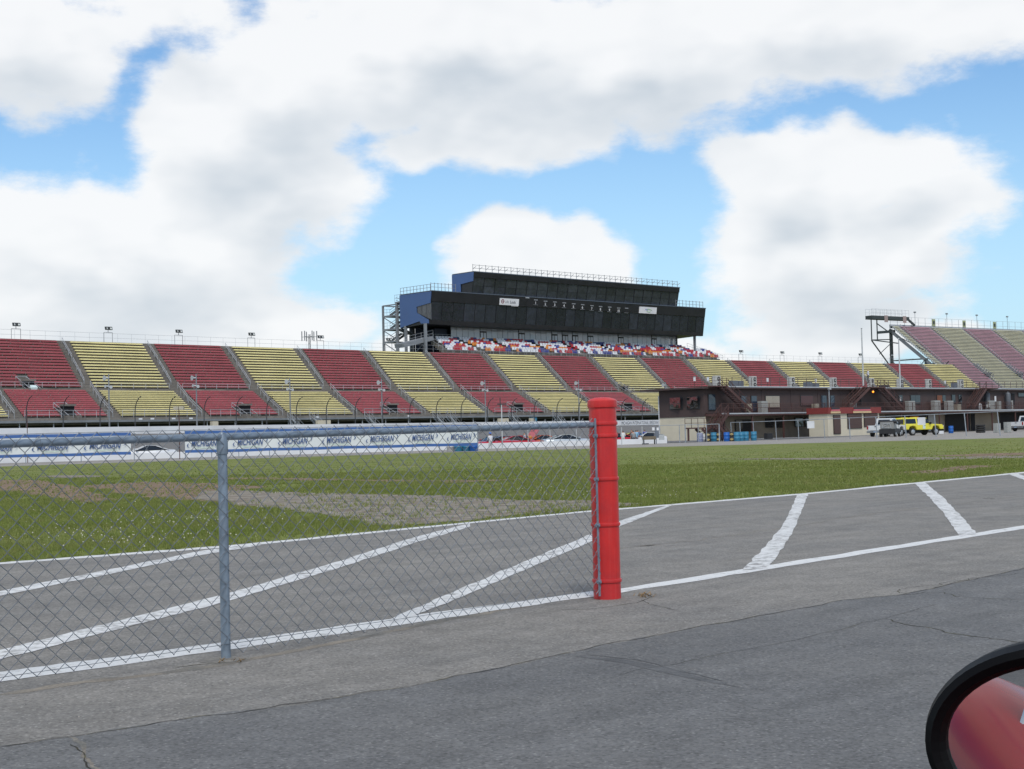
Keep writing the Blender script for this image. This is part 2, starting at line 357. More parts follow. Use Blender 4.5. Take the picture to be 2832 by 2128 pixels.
def leafmat(name, a, b, c):
    m = bpy.data.materials.new(name); m.use_nodes = True; t = NT(m.node_tree); bs = t.n['Principled BSDF']
    pos = t.node('ShaderNodeNewGeometry').outputs['Position']
    cc = t.mix(t.mr(t.noise(pos, .35, 4, .6), .38, .66, 0, 1), (*a, 1), (*b, 1))
    cc = t.mix(t.mr(t.noise(pos, 6, 3, .6), .55, .75, 0, .8), cc, (*c, 1))
    cc = t.vm('SCALE', cc, sc=t.mr(t.noise(pos, 40, 2), .3, .7, .7, 1.3))
    t.set(bs.inputs['Base Color'], cc); bs.inputs['Roughness'].default_value = .7; bs.inputs['Specular IOR Level'].default_value = .2
    tr = t.node('ShaderNodeBsdfTranslucent', {'Color': cc}); mx = t.node('ShaderNodeMixShader', {0: .45, 1: bs.outputs[0], 2: tr.outputs[0]})
    t.l.new(mx.outputs[0], t.n['Material Output'].inputs[0]); return m
m_blade = leafmat('grass_blades_mat', (.215, .26, .062), (.255, .275, .085), (.35, .31, .15))
me = bpy.data.meshes.new('grass'); me.vertices.add(len(vv)); me.vertices.foreach_set('co', vv.astype(np.float32).ravel())
me.loops.add(nf * 3); me.loops.foreach_set('vertex_index', np.arange(nf * 3, dtype=np.int32)); me.polygons.add(nf)
me.polygons.foreach_set('loop_start', np.arange(0, nf * 3, 3, dtype=np.int32)); me.update(); me.validate(); me.materials.append(m_blade)
go_ = bpy.data.objects.new('grass', me); COL.objects.link(go_); tag(go_, 'short green infield grass between the painted lane and the pit wall', 'grass', kind='stuff')
# clover heads
cl = MB()
for (cx, cy, sx_, sy_, k) in ((480, 1440, 330, 45, 170), (420, 1500, 380, 28, 80), (1500, 1365, 160, 14, 45), (150, 1470, 200, 60, 40), (1750, 1372, 200, 14, 50)):
    for _ in range(k):
        p = G(random.gauss(cx, sx_ / 2), min(1545, max(1340, random.gauss(cy, sy_ / 2))))
        if not inside(np.array([p.x]), np.array([p.y]), [(q.x, q.y) for q in gl])[0]: continue
        r = random.uniform(.006, .012); z = random.uniform(.05, .11)
        q = V((p.x, p.y, z)); top = q + V((0, 0, r)); bot = q - V((0, 0, r)); e = [q + V((r * math.cos(a), r * math.sin(a), 0)) for a in (0, 1.57, 3.14, 4.71)]
        for j in range(4): cl.poly([e[j], e[(j + 1) % 4], top]); cl.poly([e[(j + 1) % 4], e[j], bot])
tag(cl.build('clover', M('clover_mat', (.62, .58, .5), .8, var=.2, scale=9)), 'scattered white clover flowers in the grass behind the fence', 'flowers', kind='stuff')
# loose stones on the lane verge
stn = MB()
for k in range(420):
    if k < 240: p = G(random.uniform(560, 1700), random.uniform(1352, 1440)); r = random.uniform(.008, .03)
    else: p = G(random.uniform(-50, 2800), random.uniform(1640, 2110)); r = random.uniform(.002, .0055)
    if k < 240 and not inside(np.array([p.x]), np.array([p.y]), PATCH[0])[0]: continue
    pts = [p + V((r * random.uniform(.7, 1.3) * math.cos(a), r * random.uniform(.7, 1.3) * math.sin(a), .012 if k < 240 else 0)) for a in (0, 1.3, 2.5, 3.8, 5.0)]; tp = p + V((0, 0, r * .8 + (.012 if k < 240 else 0)))
    for j in range(5): stn.poly([pts[j], pts[(j + 1) % 5], tp])
tag(stn.build('loose_stones', M('stone_mat', (.27, .25, .22), .9, var=.5, scale=14)), 'small loose stones scattered over gravel and asphalt', 'stones', kind='stuff')

# ------------------------------------------------------------------ painted markings
def paintmat(name, wear):
    m = bpy.data.materials.new(name); m.use_nodes = True; t = NT(m.node_tree); b = t.n['Principled BSDF']
    pos = t.node('ShaderNodeNewGeometry').outputs['Position']
    k = t.m('MULTIPLY', t.mr(t.noise(pos, 9, 7, .7), .60 - wear, .72 - wear, 0, 1), t.mr(t.noise(pos, 1.1, 3), .35, .6, .25, 1))
    c = t.mix(k, (.66, .66, .645, 1), (.23, .22, .205, 1)); c = t.vm('SCALE', c, sc=t.mr(t.noise(pos, 60, 3), .3, .7, .9, 1.08))
    t.set(b.inputs['Base Color'], c); b.inputs['Roughness'].default_value = .7
    bn = t.node('ShaderNodeBump', {'Height': t.noise(pos, 90, 4, .7), 'Strength': .35, 'Distance': .005}); t.l.new(bn.outputs[0], b.inputs['Normal']); return m
m_paint = paintmat('road_paint', .06); m_paint2 = paintmat('road_paint_worn', .13)
def stripe(name, up, lo, mat, z, n=14, amp=.02):
    """painted band between two pixel polylines laid on the ground"""
    Uw = [G(*p) for p in up]; Lw = [G(*p) for p in lo]
    def samp(P, n):
        out = []
        for k in range(len(P) - 1):
            for j in range(n): out.append(P[k].lerp(P[k + 1], j / n))
        return out + [P[-1]]
    Uw, Lw = samp(Uw, n), samp(Lw, n); b = MB()
    for P, s_ in ((Uw, 1), (Lw, 2)):
        for p in P: d = noise.noise(p * 2.3 + V((s_ * 9, 0, 0))) * amp * 1.3 + noise.noise(p * 15 + V((0, s_ * 5, 0))) * amp; p.x += -d * .7; p.y += d; p.z = z
    for k in range(len(Uw) - 1): b.quad(Uw[k], Uw[k + 1], Lw[k + 1], Lw[k])
    return structure(b.build(name, mat))
def band(c, th):
    th = [t * .86 for t in th]
    return [(x, y - t / 2) for (x, y), t in zip(c, th)], [(x, y + t / 2) for (x, y), t in zip(c, th)]
u, lw = band([(-900, 2000), (-250, 1909), (0, 1874), (625, 1788), (1088, 1722), (1640, 1643)], (42, 34, 30, 27, 24, 17)); stripe('painted_line', u, lw, m_paint, .0025, 16)
u, lw = band([(1640, 1645), (1720, 1634), (2074, 1578), (2450, 1518), (2832, 1459), (3100, 1418)], (13, 13, 14, 12, 11, 10)); stripe('painted_line', u, lw, m_paint, .0025, 12)
u, lw = band([(-900, 1629), (-250, 1579), (0, 1559), (678, 1508), (1300, 1446), (1613, 1416), (1702, 1409), (2228, 1366), (2832, 1307), (3100, 1280)], (8, 7, 7, 7, 6, 5, 5, 5, 5, 5)); stripe('painted_line', u, lw, m_paint, .0025, 14, .02)
u, lw = band([(-700, 1790), (-220, 1690), (0, 1643), (330, 1577), (560, 1530), (720, 1506)], (22, 18, 16, 14, 14, 7)); stripe('painted_line', u, lw, m_paint2, .004, 14)
u, lw = band([(-520, 1955), (-220, 1875), (0, 1813), (300, 1737), (625, 1655), (940, 1562), (1150, 1494), (1300, 1453)], (38, 34, 31, 28, 25, 22, 19, 12)); stripe('painted_line', u, lw, m_paint2, .004, 14)
u, lw = band([(1075, 1722), (1200, 1672), (1400, 1588), (1638, 1487), (1720, 1447), (1860, 1396)], (16, 26, 28, 24, 18, 5)); stripe('painted_line', u, lw, m_paint2, .004, 14)
stripe('painted_line', [(2050, 1580), (2110, 1520), (2168, 1450), (2195, 1395), (2206, 1367)], [(2110, 1574), (2142, 1550), (2190, 1480), (2222, 1400), (2236, 1365)], m_paint2, .004, 12)
stripe('painted_line', [(2528, 1336), (2570, 1376), (2610, 1420), (2654, 1483)], [(2556, 1333), (2610, 1378), (2660, 1430), (2702, 1478)], m_paint2, .004, 12)
stripe('painted_line', [(2788, 1312), (2832, 1328), (2900, 1352)], [(2812, 1310), (2850, 1322), (2930, 1346)], m_paint2, .004, 8)
# cracks, joints and tar patches
m_crack = M('crack_mat', (.05, .047, .04), .95, var=.4, scale=7, spec=.1, col2=(.11, .10, .06), c2=(.5, .6))
m_tar = M('tar_mat', (.098, .099, .10), .85, var=.2, scale=5, spec=.2, fine=.2, fscale=60, col2=(.135, .136, .137), c2=(.45, .62))
m_dust = M('dust_mat', (.23, .205, .17), .95, var=.2, scale=3, spec=.1, fine=.25, fscale=60, col2=(.16, .155, .14), c2=(.45, .6))
def crack(px, wd, z=.0035, amp=.05, n=9, mat=m_crack, name='pavement_crack', seed=2):
    P = jit([G(*p) for p in px], amp, n, seed); b = MB(); prev = None
    for k, p in enumerate(P):
        d = (P[min(k + 1, len(P) - 1)] - P[max(k - 1, 0)]).normalized(); nn = V((-d.y, d.x, 0)); r = wd * (.55 + .9 * abs(noise.noise(p * 5 + V((seed, 2, 1)))))
        if k in (0, len(P) - 1): r *= .2
        cur = (V((p.x, p.y, z)) + nn * r, V((p.x, p.y, z)) - nn * r)
        if prev: b.quad(prev[0], cur[0], cur[1], prev[1])
        prev = cur
    return structure(b.build(name, mat))
crack(SEAM_PX[1:-1], .006, .004, .05, 9)
crack([(2450, 1715), (2560, 1738), (2660, 1755), (2740, 1768), (2832, 1777), (2900, 1790)], .007, amp=.08, seed=4)
crack([(2460, 1640), (2560, 1622), (2680, 1602), (2832, 1586)], .005, amp=.12, seed=5)
crack([(2500, 1646), (2600, 1640), (2700, 1655), (2832, 1660)], .005, amp=.12, seed=6)
crack([(1700, 1870), (1900, 1832), (2200, 1770), (2450, 1712), (2600, 1670)], .0025, amp=.04, seed=7)
crack([(1620, 1812), (1750, 1825), (1860, 1850), (2000, 1885)], .010, amp=.03, mat=m_tar, seed=8)
stripe('tar_patch', [(1590, 1814), (1720, 1825), (1850, 1850), (1960, 1880), (2040, 1901)], [(1590, 1817), (1720, 1835), (1840, 1863), (1945, 1886), (2040, 1902)], m_tar, .0032, 9, .03)
crack([(1700, 1520), (1960, 1490), (2180, 1460), (2420, 1420), (2832, 1372)], .016, .0015, .12, 9, m_dust, seed=9)
crack([(1770, 1512), (1790, 1510), (1810, 1508)], .02, .002, .04, 6, seed=10)
crack([(2720, 1380), (2735, 1378), (2750, 1380)], .03, .002, .04, 6, seed=11)
crack([(200, 2040), (230, 2065), (240, 2090), (262, 2112), (270, 2150)], .012, .003, .05, 8, m_dust, seed=12)
crack([(195, 2060), (225, 2085), (255, 2128), (280, 2160)], .004, .004, .05, 8, seed=13)
crack([(480, 1846), (560, 1838), (640, 1832), (700, 1822)], .005, .0015, .03, 8, seed=14)
crack([(0, 1922), (300, 1880), (600, 1842), (900, 1783), (1200, 1722), (1480, 1672)], .06, .001, .05, 9, m_dust, 'dust_strip', 15)
crack([(1500, 1690), (1640, 1684), (1760, 1668), (1800, 1652), (1780, 1642)], .005, .0015, .04, 9, seed=16)
crack([(1770, 1660), (1800, 1672), (1880, 1690)], .004, .0018, .03, 8, seed=17)
# concrete footing round the two posts
for px, r in (((620, 1826), .12),):
    c = G(*px); b = MB(); b.poly([c + V((r * (1 + .12 * noise.noise(V((a, r, 3)))) * math.cos(a) * 1.25, r * math.sin(a) * .95, .0015)) for a in [k * .2618 for k in range(24)]])
    structure(b.build('post_footing', M('footing_mat', (.185, .172, .15), .9, var=.3, scale=9, fine=.25, fscale=70)))
weed = MB()
for k in range(60):
    c = G(random.gauss(1785, 14), random.gauss(1650, 3)) if k < 45 else G(random.gauss(640, 26), random.gauss(1830, 4)); a = random.uniform(0, 6.28); h = random.uniform(.012, .035)
    weed.poly([c + V((.004, 0, .005)), c - V((.004, 0, -.005)), c + V((.04 * math.cos(a), .04 * math.sin(a), h))])
tag(weed.build('dry_weeds', M('weed_mat', (.24, .15, .06), .9, var=.3, scale=20)), 'tuft of dry brown weeds at the foot of the posts', 'weeds', kind='stuff')

# ------------------------------------------------------------------ near chain-link fence and red post
def galv(name, col, rough=.45, metal=.6, sc=3): return M(name, col, rough, metal, var=.18, scale=sc, spec=.5, col2=tuple(c * .8 for c in col), c2=(.45, .65))
m_galv = galv('galvanised_pipe', (.235, .29, .35), .48, .35, 14); m_wire = galv('fence_wire', (.16, .18, .205), .5, .4, 20); m_galvf = galv('galvanised_far', (.33, .36, .39), .5, .3)
PB = G(625, 1820); RB = G(1680, 1655)
fd = (RB - PB); BAY = fd.length; fd = fd.normalized(); fn = V((fd.y, -fd.x, 0))        # fn points back to the camera
fence = empty('chain_link_fence', PB, 'galvanised chain-link fence running in from the left to the red post', 'fence')
RZ0, RZ1 = 1.322, 1.352
def railz(s): return RZ0 + (RZ1 - RZ0) * s / BAY
PL = PB - fd * BAY; PK = PB - fd * BAY * 2
re = RB - fd * .115
b = MB(); b.tube([V((PK.x, PK.y, railz(-2 * BAY))), V((PL.x, PL.y, railz(-BAY))), V((PB.x, PB.y, RZ0)), V((re.x, re.y, railz((re - PB).length)))], .0225, 16); b.build('top_rail', m_galv, fence, True)
for q in (PB, PL, PK):
    b = MB(); zt = railz((q - PB).dot(fd)); b.tube([V((q.x, q.y, -.02)), V((q.x, q.y, zt - .02))], .029, 16); po = b.build('fence_post', m_galv, fence, True)
    b = MB(); b.lathe([(.0335, zt - .105), (.0345, zt - .10), (.0345, zt - .03), (.030, zt - .012), (.026, zt + .012), (.02, zt + .024), (.0, zt + .028)], (q.x, q.y, 0), 16); b.build('post_cap', m_galv, po, True)
# woven wire: every wire zigzags between its neighbours
PH = BAY / 33.5; PVv = .104; b = MB(); NZ = int(1.36 / (PVv / 2))
for k in range(-133, 66):
    s0 = k * PH / 2 + .02; pts = []
    if s0 > (re - PB).length - .02: continue
    for j in range(NZ + 1):
        right = (j + k) % 2; s = s0 + (PH * .25 if right else -PH * .25) * 1.05; zt = railz(s) + .050 - j * PVv / 2
        if zt < .02: break
        off = .0295 + (.0032 if right else -.0032)
        wb = noise.noise(V((s * 2, zt * 2, 0))) * .006
        c = PB + fd * (s + wb) + fn * (off + wb); pts.append(V((c.x, c.y, zt)))
    # soften the bends a little
    pp = []
    for j, p in enumerate(pts):
        if 0 < j < len(pts) - 1: pp += [p.lerp(pts[j - 1], .10), p.lerp(pts[j + 1], .10)]
        else: pp.append(p)
    b.tube(pp, .0022, 4, cap=False, x0=fn)
b.build('woven_wire', m_wire, fence, True, fix=False)
b = MB(); b.tube([PB + fn * .03 + V((0, 0, .09)) - fd * BAY, PB + fn * .03 + V((0, 0, .085)), re + fn * .03 + V((0, 0, .08))], .0018, 4); b.build('tension_wire', m_wire, fence)
tb = RB - fd * .128 + fn * .03
b = MB(); b.bar(V((tb.x, tb.y, .03)), V((tb.x, tb.y, 1.40)), .018, .007, up=fn); b.build('tension_bar', m_galv, fence)
for s in (-2.6, -1.9, -1.2, -.6, .55, 1.1, 1.7, 2.2, 2.75):
    c = PB + fd * s; z = railz(s); b = MB(); b.tube([V((c.x, c.y, z)) + fn * .034 * math.cos(a) + V((0, 0, .034 * math.sin(a))) + fd * .01 * a / 6 for a in [i * .52 for i in range(13)]], .0018, 4); b.build('tie_wire', m_wire, fence)
# red post
m_red = M('red_paint', (.58, .020, .018), .36, var=.08, scale=5, spec=.5, bump=.05, bscale=25, fine=.03, fscale=45, col2=(.44, .022, .026), c2=(.42, .68))
_t = NT(m_red.node_tree); _b = _t.n['Principled BSDF']; _p = _t.node('ShaderNodeNewGeometry').outputs['Position']
_src = _b.inputs['Base Color'].links[0].from_socket
_st = _t.mr(_t.noise(_t.vm('MULTIPLY', _p, (30, 30, 1.2)), 1.0, 4, .6), .52, .75, 0, .35)
_ch = _t.mr(_t.noise(_p, 34, 5, .7), .70, .735, 0, .8)
_c = _t.mix(_st, _src, (.62, .10, .085, 1)); _c = _t.mix(_ch, _c, (.20, .05, .035, 1)); _t.l.new(_c, _b.inputs['Base Color'])
RP = empty('red_post', RB, 'thick red painted steel post at the end of the chain-link fence', 'post')
rr = .107; HT = 1.555
b = MB(); b.lathe([(rr, -.02), (rr * .995, .3), (rr, .7), (rr * 1.003, 1.1), (rr, HT - .06)], RB, 40); b.build('pipe', m_red, RP, True)
b = MB(); b.lathe([(rr, HT - .075), (rr + .009, HT - .07), (rr + .011, HT - .05), (rr + .009, HT - .018), (rr * .93, HT - .006), (rr * .55, HT + .006), (0.001, HT + .01)], RB, 40); b.build('cap', m_red, RP, True)
for z in (.14, .575, .93, 1.265, 1.36):
    b = MB(); b.lathe([(rr - .001, z - .015), (rr + .007, z - .012), (rr + .009, z), (rr + .007, z + .012), (rr - .001, z + .015)], RB, 40)
    bo = b.build('band', m_red, RP, True)
    if z < 1.3:
        b = MB(); q = RB - fd * (rr + .004) + fn * .028; b.par(V((q.x, q.y, z - .014)) - fd * .038 - fn * .004, fd * .05, fn * .010, V((0, 0, .028))); q2 = q - fd * .024
        b.tube([V((q2.x, q2.y, z)) - fn * .016, V((q2.x, q2.y, z)) + fn * .024], .010, 6); b.build('clamp', m_galv, bo)
b = MB(); q = RB + fn * rr * .93 + fd * rr * .35
b.par(V((q.x, q.y, 1.318)) + fn * .004, fd * .028, fn * .001, V((0, 0, .012))); b.build('paint_chip', M('bare_steel', (.35, .3, .28), .6, .3), RP)

# ------------------------------------------------------------------ the photographer's own car: red body and door mirror
cF = V((math.cos(rad(46.9)), math.sin(rad(46.9)), 0)); cO = V((-cF.y, cF.x, 0))
m_car = M('car_paint_red', (.36, .004, .008), .18, var=.03, scale=3, coat=.12, spec=.05)
m_blk = M('black_plastic', (.003, .003, .0035), .5, var=.1, scale=20, spec=.08)
m_chrome = M('chrome', (.75, .75, .76), .12, 1.0, var=.04, scale=8)
MC = A(2976, 2072, .78)
CC = -cO * .58                                                    # centre line of the car on the ground
own = empty('red_car', V((CC.x, CC.y, 0)), "photographer's glossy red car, seen in its black oval door mirror", 'car')
def cp(s, o, z): return CC + cF * s + cO * o + V((0, 0, z))
ST = [(-2.2, .70, .62, .74), (-2.05, .80, .78, .82), (-1.7, .87, .92, .88), (-1.35, .905, .99, .92), (-1.05, .90, .985, .94), (-.75, .865, .94, .93), (-.35, .84, .90, .90), (.2, .83, .89, .89), (.75, .835, .90, .90), (1.2, .86, .90, .90), (1.7, .86, .86, .86), (2.1, .80, .74, .76), (2.3, .66, .62, .66)]
b = MB(); rows = []
for (s, wd_, sh, dk) in ST:
    r = []
    for (fo, z) in ((.92, .20), (.985, .34), (1.0, .55), (.985, .70), (.955, sh - .10), (.90, sh - .025), (.82, sh), (.74, sh - .01), (.66, dk)): r.append((fo * wd_, min(z, sh)))
    rows.append([cp(s, o, z) for o, z in r] + ([] if -.9 < s < .9 else [cp(s, 0, dk + .02)]) + ([cp(s, .62 * wd_, .55), cp(s, 0, .5)] if -.9 < s < .9 else []))
def strip(A_, B_, side):
    n = min(len(A_), len(B_))
    for k in range(n - 1):
        q = [A_[k], B_[k], B_[k + 1], A_[k + 1]]
        if side < 0: q = [p - cO * 2 * (p - CC).dot(cO) for p in q]
        b.quad(*q)
for k in range(len(rows) - 1):
    strip(rows[k], rows[k + 1], 1); strip(rows[k], rows[k + 1], -1)
bo = b.build('body', m_car, own, True); bo.data.validate()
bmx = bmesh.new(); bmx.from_mesh(bo.data); bmesh.ops.remove_doubles(bmx, verts=bmx.verts, dist=.002); bmesh.ops.recalc_face_normals(bmx, faces=bmx.faces); bmx.to_mesh(bo.data); bmx.free()
sm = bo.modifiers.new('s', 'SUBSURF'); sm.levels = 2; sm.render_levels = 2
for s, o in ((-1.3, .80), (1.4, .80), (-1.3, -.80), (1.4, -.80)):
    b = MB(); c = cp(s, o, .33); sg = 1 if o > 0 else -1
    b.tube([c - cO * .12 * sg, c + cO * .085 * sg], .33, 24); wh = b.build('wheel', M('tyre', (.02, .02, .02), .8), own, True)
    b = MB(); b.tube([c + cO * .087 * sg, c + cO * .10 * sg], .21, 20); b.build('rim', m_chrome, wh, True)
b = MB(); b.tube([cp(-.80, .70, .93), cp(-1.02, .60, 1.12), cp(-1.2, .50, 1.2)], .012, 8); b.bar(cp(-.72, .715, .915), cp(.55, .71, .90), .012, .01); b.build('window_trim', m_chrome, own, True)
b = MB(); b.tube([cp(.95, .66, .93), cp(.62, .6, 1.22), cp(.6, 0, 1.27), cp(.62, -.6, 1.22), cp(.95, -.66, .93)], .018, 8); b.build('windshield_frame', m_chrome, own, True)
# mirror: oval housing with a raised rim, flat glass
MV = A(2735, 1990, .78)
mdir = (MV - CAM).normalized(); tgt = (cp(-1.02, .72, .93) - MV).normalized(); mn = (tgt - mdir).normalized()
mx_ = V((0, 0, 1)).cross(mn).normalized(); my_ = mn.cross(mx_).normalized()
ra, rb_ = .080, .0575
def mel(k, a, b_, d): t = 2 * math.pi * k / 56; return MC + mx_ * (a * math.cos(t)) + my_ * (b_ * math.sin(t)) + mn * d
b = MB(); prof = [(.74, -.004), (.755, .004), (.80, .010), (.88, .012), (.955, .008), (1.0, -.004), (1.0, -.02), (.94, -.05), (.75, -.075), (.4, -.09), (.02, -.094)]
for k in range(56):
    for j in range(len(prof) - 1):
        (a, d), (a2, d2) = prof[j], prof[j + 1]
        # the rim keeps an even width round the oval
        def P_(kk, a_, dd): e = (1 - a_) * .052 if a_ > .7 else None; return mel(kk, ra - e, rb_ - e, dd) if e is not None else mel(kk, ra * a_, rb_ * a_, dd)
        b.quad(P_(k, a, d), P_(k + 1, a, d), P_(k + 1, a2, d2), P_(k, a2, d2))
mh = b.build('mirror_housing', m_blk, own, True)
m_mir = bpy.data.materials.new('mirror_glass_mat'); m_mir.use_nodes = True; bb = m_mir.node_tree.nodes['Principled BSDF']; bb.inputs['Metallic'].default_value = 1; bb.inputs['Roughness'].default_value = .0; bb.inputs['Base Color'].default_value = (.62, .62, .63, 1)
b = MB(); e = .235 * .052; b.poly([mel(k, ra - e, rb_ - e, .0) for k in range(56)]); b.build('mirror_glass', m_mir, mh, fix=False)
b = MB(); b.tube([MC - mn * .05 - my_ * .02, cp(.62, .80, .98), cp(.60, .72, .88)], [.02, .018, .022], 10); b.build('mirror_arm', m_blk, mh, True)
# ------------------------------------------------------------------ race track, walls
PX = (.0565, 9.4245, -63.9744); PY = (-.0435, 10.3457, 205.6163)         # back line of the main stand against the aisle number
def Ptop(i): return V((PX[0] * i * i + PX[1] * i + PX[2], PY[0] * i * i + PY[1] * i + PY[2], 0))
def Ttan(i): return V((2 * PX[0] * i + PX[1], 2 * PY[0] * i + PY[1], 0)).normalized()
def Nfr(i): t = Ttan(i); return V((t.y, -t.x, 0))
def SK(i, d): return Ptop(i) + Nfr(i) * d - Ttan(i) * d * .25          # point d metres in front of the back line
m_conc = M('concrete', (.20, .185, .165), .9, var=.2, scale=.6, fine=.12, fscale=8, col2=(.15, .138, .122), c2=(.45, .65), spec=.2)
m_concd = M('concrete_stand', (.215, .195, .17), .9, var=.2, scale=.5, fine=.15, fscale=7, col2=(.165, .15, .13), c2=(.45, .62), spec=.2)
m_white = M('white_wall_paint', (.72, .73, .74), .6, var=.06, scale=.35, col2=(.6, .6, .6), c2=(.5, .7))
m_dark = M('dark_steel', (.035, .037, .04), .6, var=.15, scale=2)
m_beam = M('grey_steel_paint', (.22, .235, .25), .6, var=.12, scale=.8, spec=.4)
# outer (track-side) wall line, found from where its top edge is seen
W0, W1 = A(0, 1185, 163), A(1700, 1163.5, 240)
WO = V((W0.x, W0.y, 0)); wdir = V((W1.x - W0.x, W1.y - W0.y, 0)); WLEN = wdir.length; wdir.normalize(); wn = V((wdir.y, -wdir.x, 0))
def Wp(s, z=0, off=0): return WO + wdir * s + wn * off + V((0, 0, z - 3.25 + W0.z + (W1.z - W0.z) * s / WLEN))
# pit wall
PWA, PWB = G(100, 1279), V((14.6, 137.5, 0)); pwd = (PWB - PWA).normalized(); pwn = V((pwd.y, -pwd.x, 0))
def Pw(s, z=0, off=0): return PWA + pwd * s + pwn * off + V((0, 0, z))
PWL = (PWB - PWA).length
b = MB(); prof = [(0, .02, -.30), (.28, None, -.30), (.5, None, -.29), (.55, None, -.24), (1.0, None, 2.35)]
N_ = 40
for k in range(N_):
    q = []
    for kk in (k, k + 1):
        t = kk / N_; a = Pw(-60 + t * (PWL + 150), 0, -.12); c = Wp(-60 + t * (WLEN + 190), 0, .1)
        q.append([V((a.lerp(c, f_).x, a.lerp(c, f_).y, z + c.z * f_ ** 3)) for f_, _, z in prof])
    for j in range(len(prof) - 1): b.quad(q[0][j], q[1][j], q[1][j + 1], q[0][j + 1])
structure(b.build('race_track', m_track, smooth=True))
b = MB(); b.par(Pw(-70, -.5), pwd * (PWL + 70), pwn * -.2, V((0, 0, .98)))
tag(b.build('pit_wall', m_white, bevel=.02), 'low white concrete pit wall in front of the parked sports cars', 'wall')
def on_wall(px, off=.0):   # distance along the wall line seen at this pixel column
    d = ray(px, 1170); d = V((d.x, d.y, 0)); 
    o = WO + wn * off; det = d.x * (-wdir.y) + d.y * wdir.x
    t = (o.x * (-wdir.y) + o.y * wdir.x) / det; p = d * t; return (p - o).dot(wdir)
b = MB(); b.par(Wp(-80, 1.6), Wp(on_wall(1823), 1.6) - Wp(-80, 1.6), wn * -.35, V((0, 0, 1.65)))
ow = tag(b.build('track_wall', m_white), 'long white outer track wall below the grandstand catch fence', 'wall')
tw0 = Wp(0); 
mi_ = empty('track_name_board', Wp(WLEN - 2), 'white wall end with dark slanted MICHIGAN INTERNATIONAL SPEEDWAY lettering', 'sign')
pA = G(1716, 1176, 2.48)
s0, s1 = on_wall(1717), on_wall(1824)
b = MB(); b.par(Wp(s0 - 1.0, 2.4, .03), wdir * (on_wall(1823) - s0 + .9), wn * .05, V((0, 0, .83))); b.build('board', m_white, mi_)
tx = text('lettering', 'MICHIGAN INTERNATIONAL SPEEDWAY', M('dark_letter', (.03, .035, .05), .6), mi_, Wp(s0, 2.52, .086), wdir, V((0, 0, 1)), .80, .3, ext=.002)
sc_ = (s1 - s0) / 15.0
me = tx.data; ws = [(v.co + tx.parent.location - Wp(s0)).dot(wdir) for v in me.vertices]; k_ = (s1 - s0) / max(ws)
for v in me.vertices:
    a = (v.co + tx.parent.location - Wp(s0)).dot(wdir); v.co += wdir * (a * (k_ - 1))
b = MB(); b.par(Wp(on_wall(1829), 2.3, .0), wdir * (on_wall(1843) - on_wall(1829)), wn * .3, V((0, 0, 1.05))); b.build('end_block', m_white, mi_)
# catch fence: curved posts on the wall with cables
cf = empty('catch_fence', Wp(0, 3.2), 'curved steel catch fence posts with thin cables along the track wall', 'fence')
m_post = M('catch_post', (.05, .055, .06), .55, var=.1, scale=2)
for px in (-30, 74, 176, 278, 375, 470, 566, 655, 739, 821, 904, 984, 1060, 1135, 1208, 1277, 1350, 1416, 1479, 1542, 1602, 1661, 1720, 1778, 1835):
    s = on_wall(px, -.3); base = Wp(s, 2.2, -.4)
    pts = [base + V((0, 0, z)) + wn * o for z, o in ((0, 0), (2.6, 0), (3.4, .1), (4.0, .38), (4.45, .85), (4.7, 1.45))]
    b = MB(); b.tube(pts, [.07, .07, .065, .06, .055, .04], 6); b.build('post', m_post, cf, True)
sA, sB = on_wall(-30, -.3), on_wall(1835, -.3)
b = MB()
for z, o in ((1.5, 0), (2.2, 0), (2.9, .02), (3.5, .13), (4.0, .38), (4.7, 1.45)): b.bar(Wp(sA, 2.2 + z, -.4 + o), Wp(sB, 2.2 + z, -.4 + o), .012)
b.build('cable', m_post, cf)

# ------------------------------------------------------------------ main grandstand
R_ALL, ZT, ZM, ZB = 22.4, 16.0, 8.78, 4.6
UP, LOW = 16, 13
m_rb = M('bench_red', (.36, .09, .10), .55, var=.12, scale=.25, fine=.10, fscale=3, spec=.35); m_yb = M('bench_yellow', (.86, .76, .37), .55, var=.10, scale=.25, fine=.08, fscale=3, spec=.35)
m_rail = M('rail_galvanised', (.40, .42, .44), .5, .2, var=.12, scale=1.2)
steps = []      # (distance in front of the back line, tread height)
for k in range(UP): steps.append((.7 + k * .66, ZT - .5 - k * (ZT - .5 - ZM) / (UP - 1)))
d_mid = steps[-1][0] + .66; WALK = 1.5
for k in range(LOW): steps.append((d_mid + WALK + k * .66, ZM - .75 - k * (ZM - .75 - ZB) / (LOW - 1)))
D_END = steps[-1][0] + .66
FR = 1.0 / D_END * R_ALL
steps = [(d * FR, z) for d, z in steps]; DM0, DM1 = d_mid * FR, (d_mid + WALK) * FR
def edge_d(k): return steps[k + 1][0] if k + 1 < len(steps) else R_ALL
stand = empty('grandstand', SK(6, R_ALL), 'long open concrete grandstand with alternating red and yellow bench blocks', 'grandstand')
I0, I1 = -2.35, 17.0
AIS = .078            # half width of an aisle, in block widths
vom_low = {-1, 1, 3, 5, 7, 9, 11}
bench_parts = 0
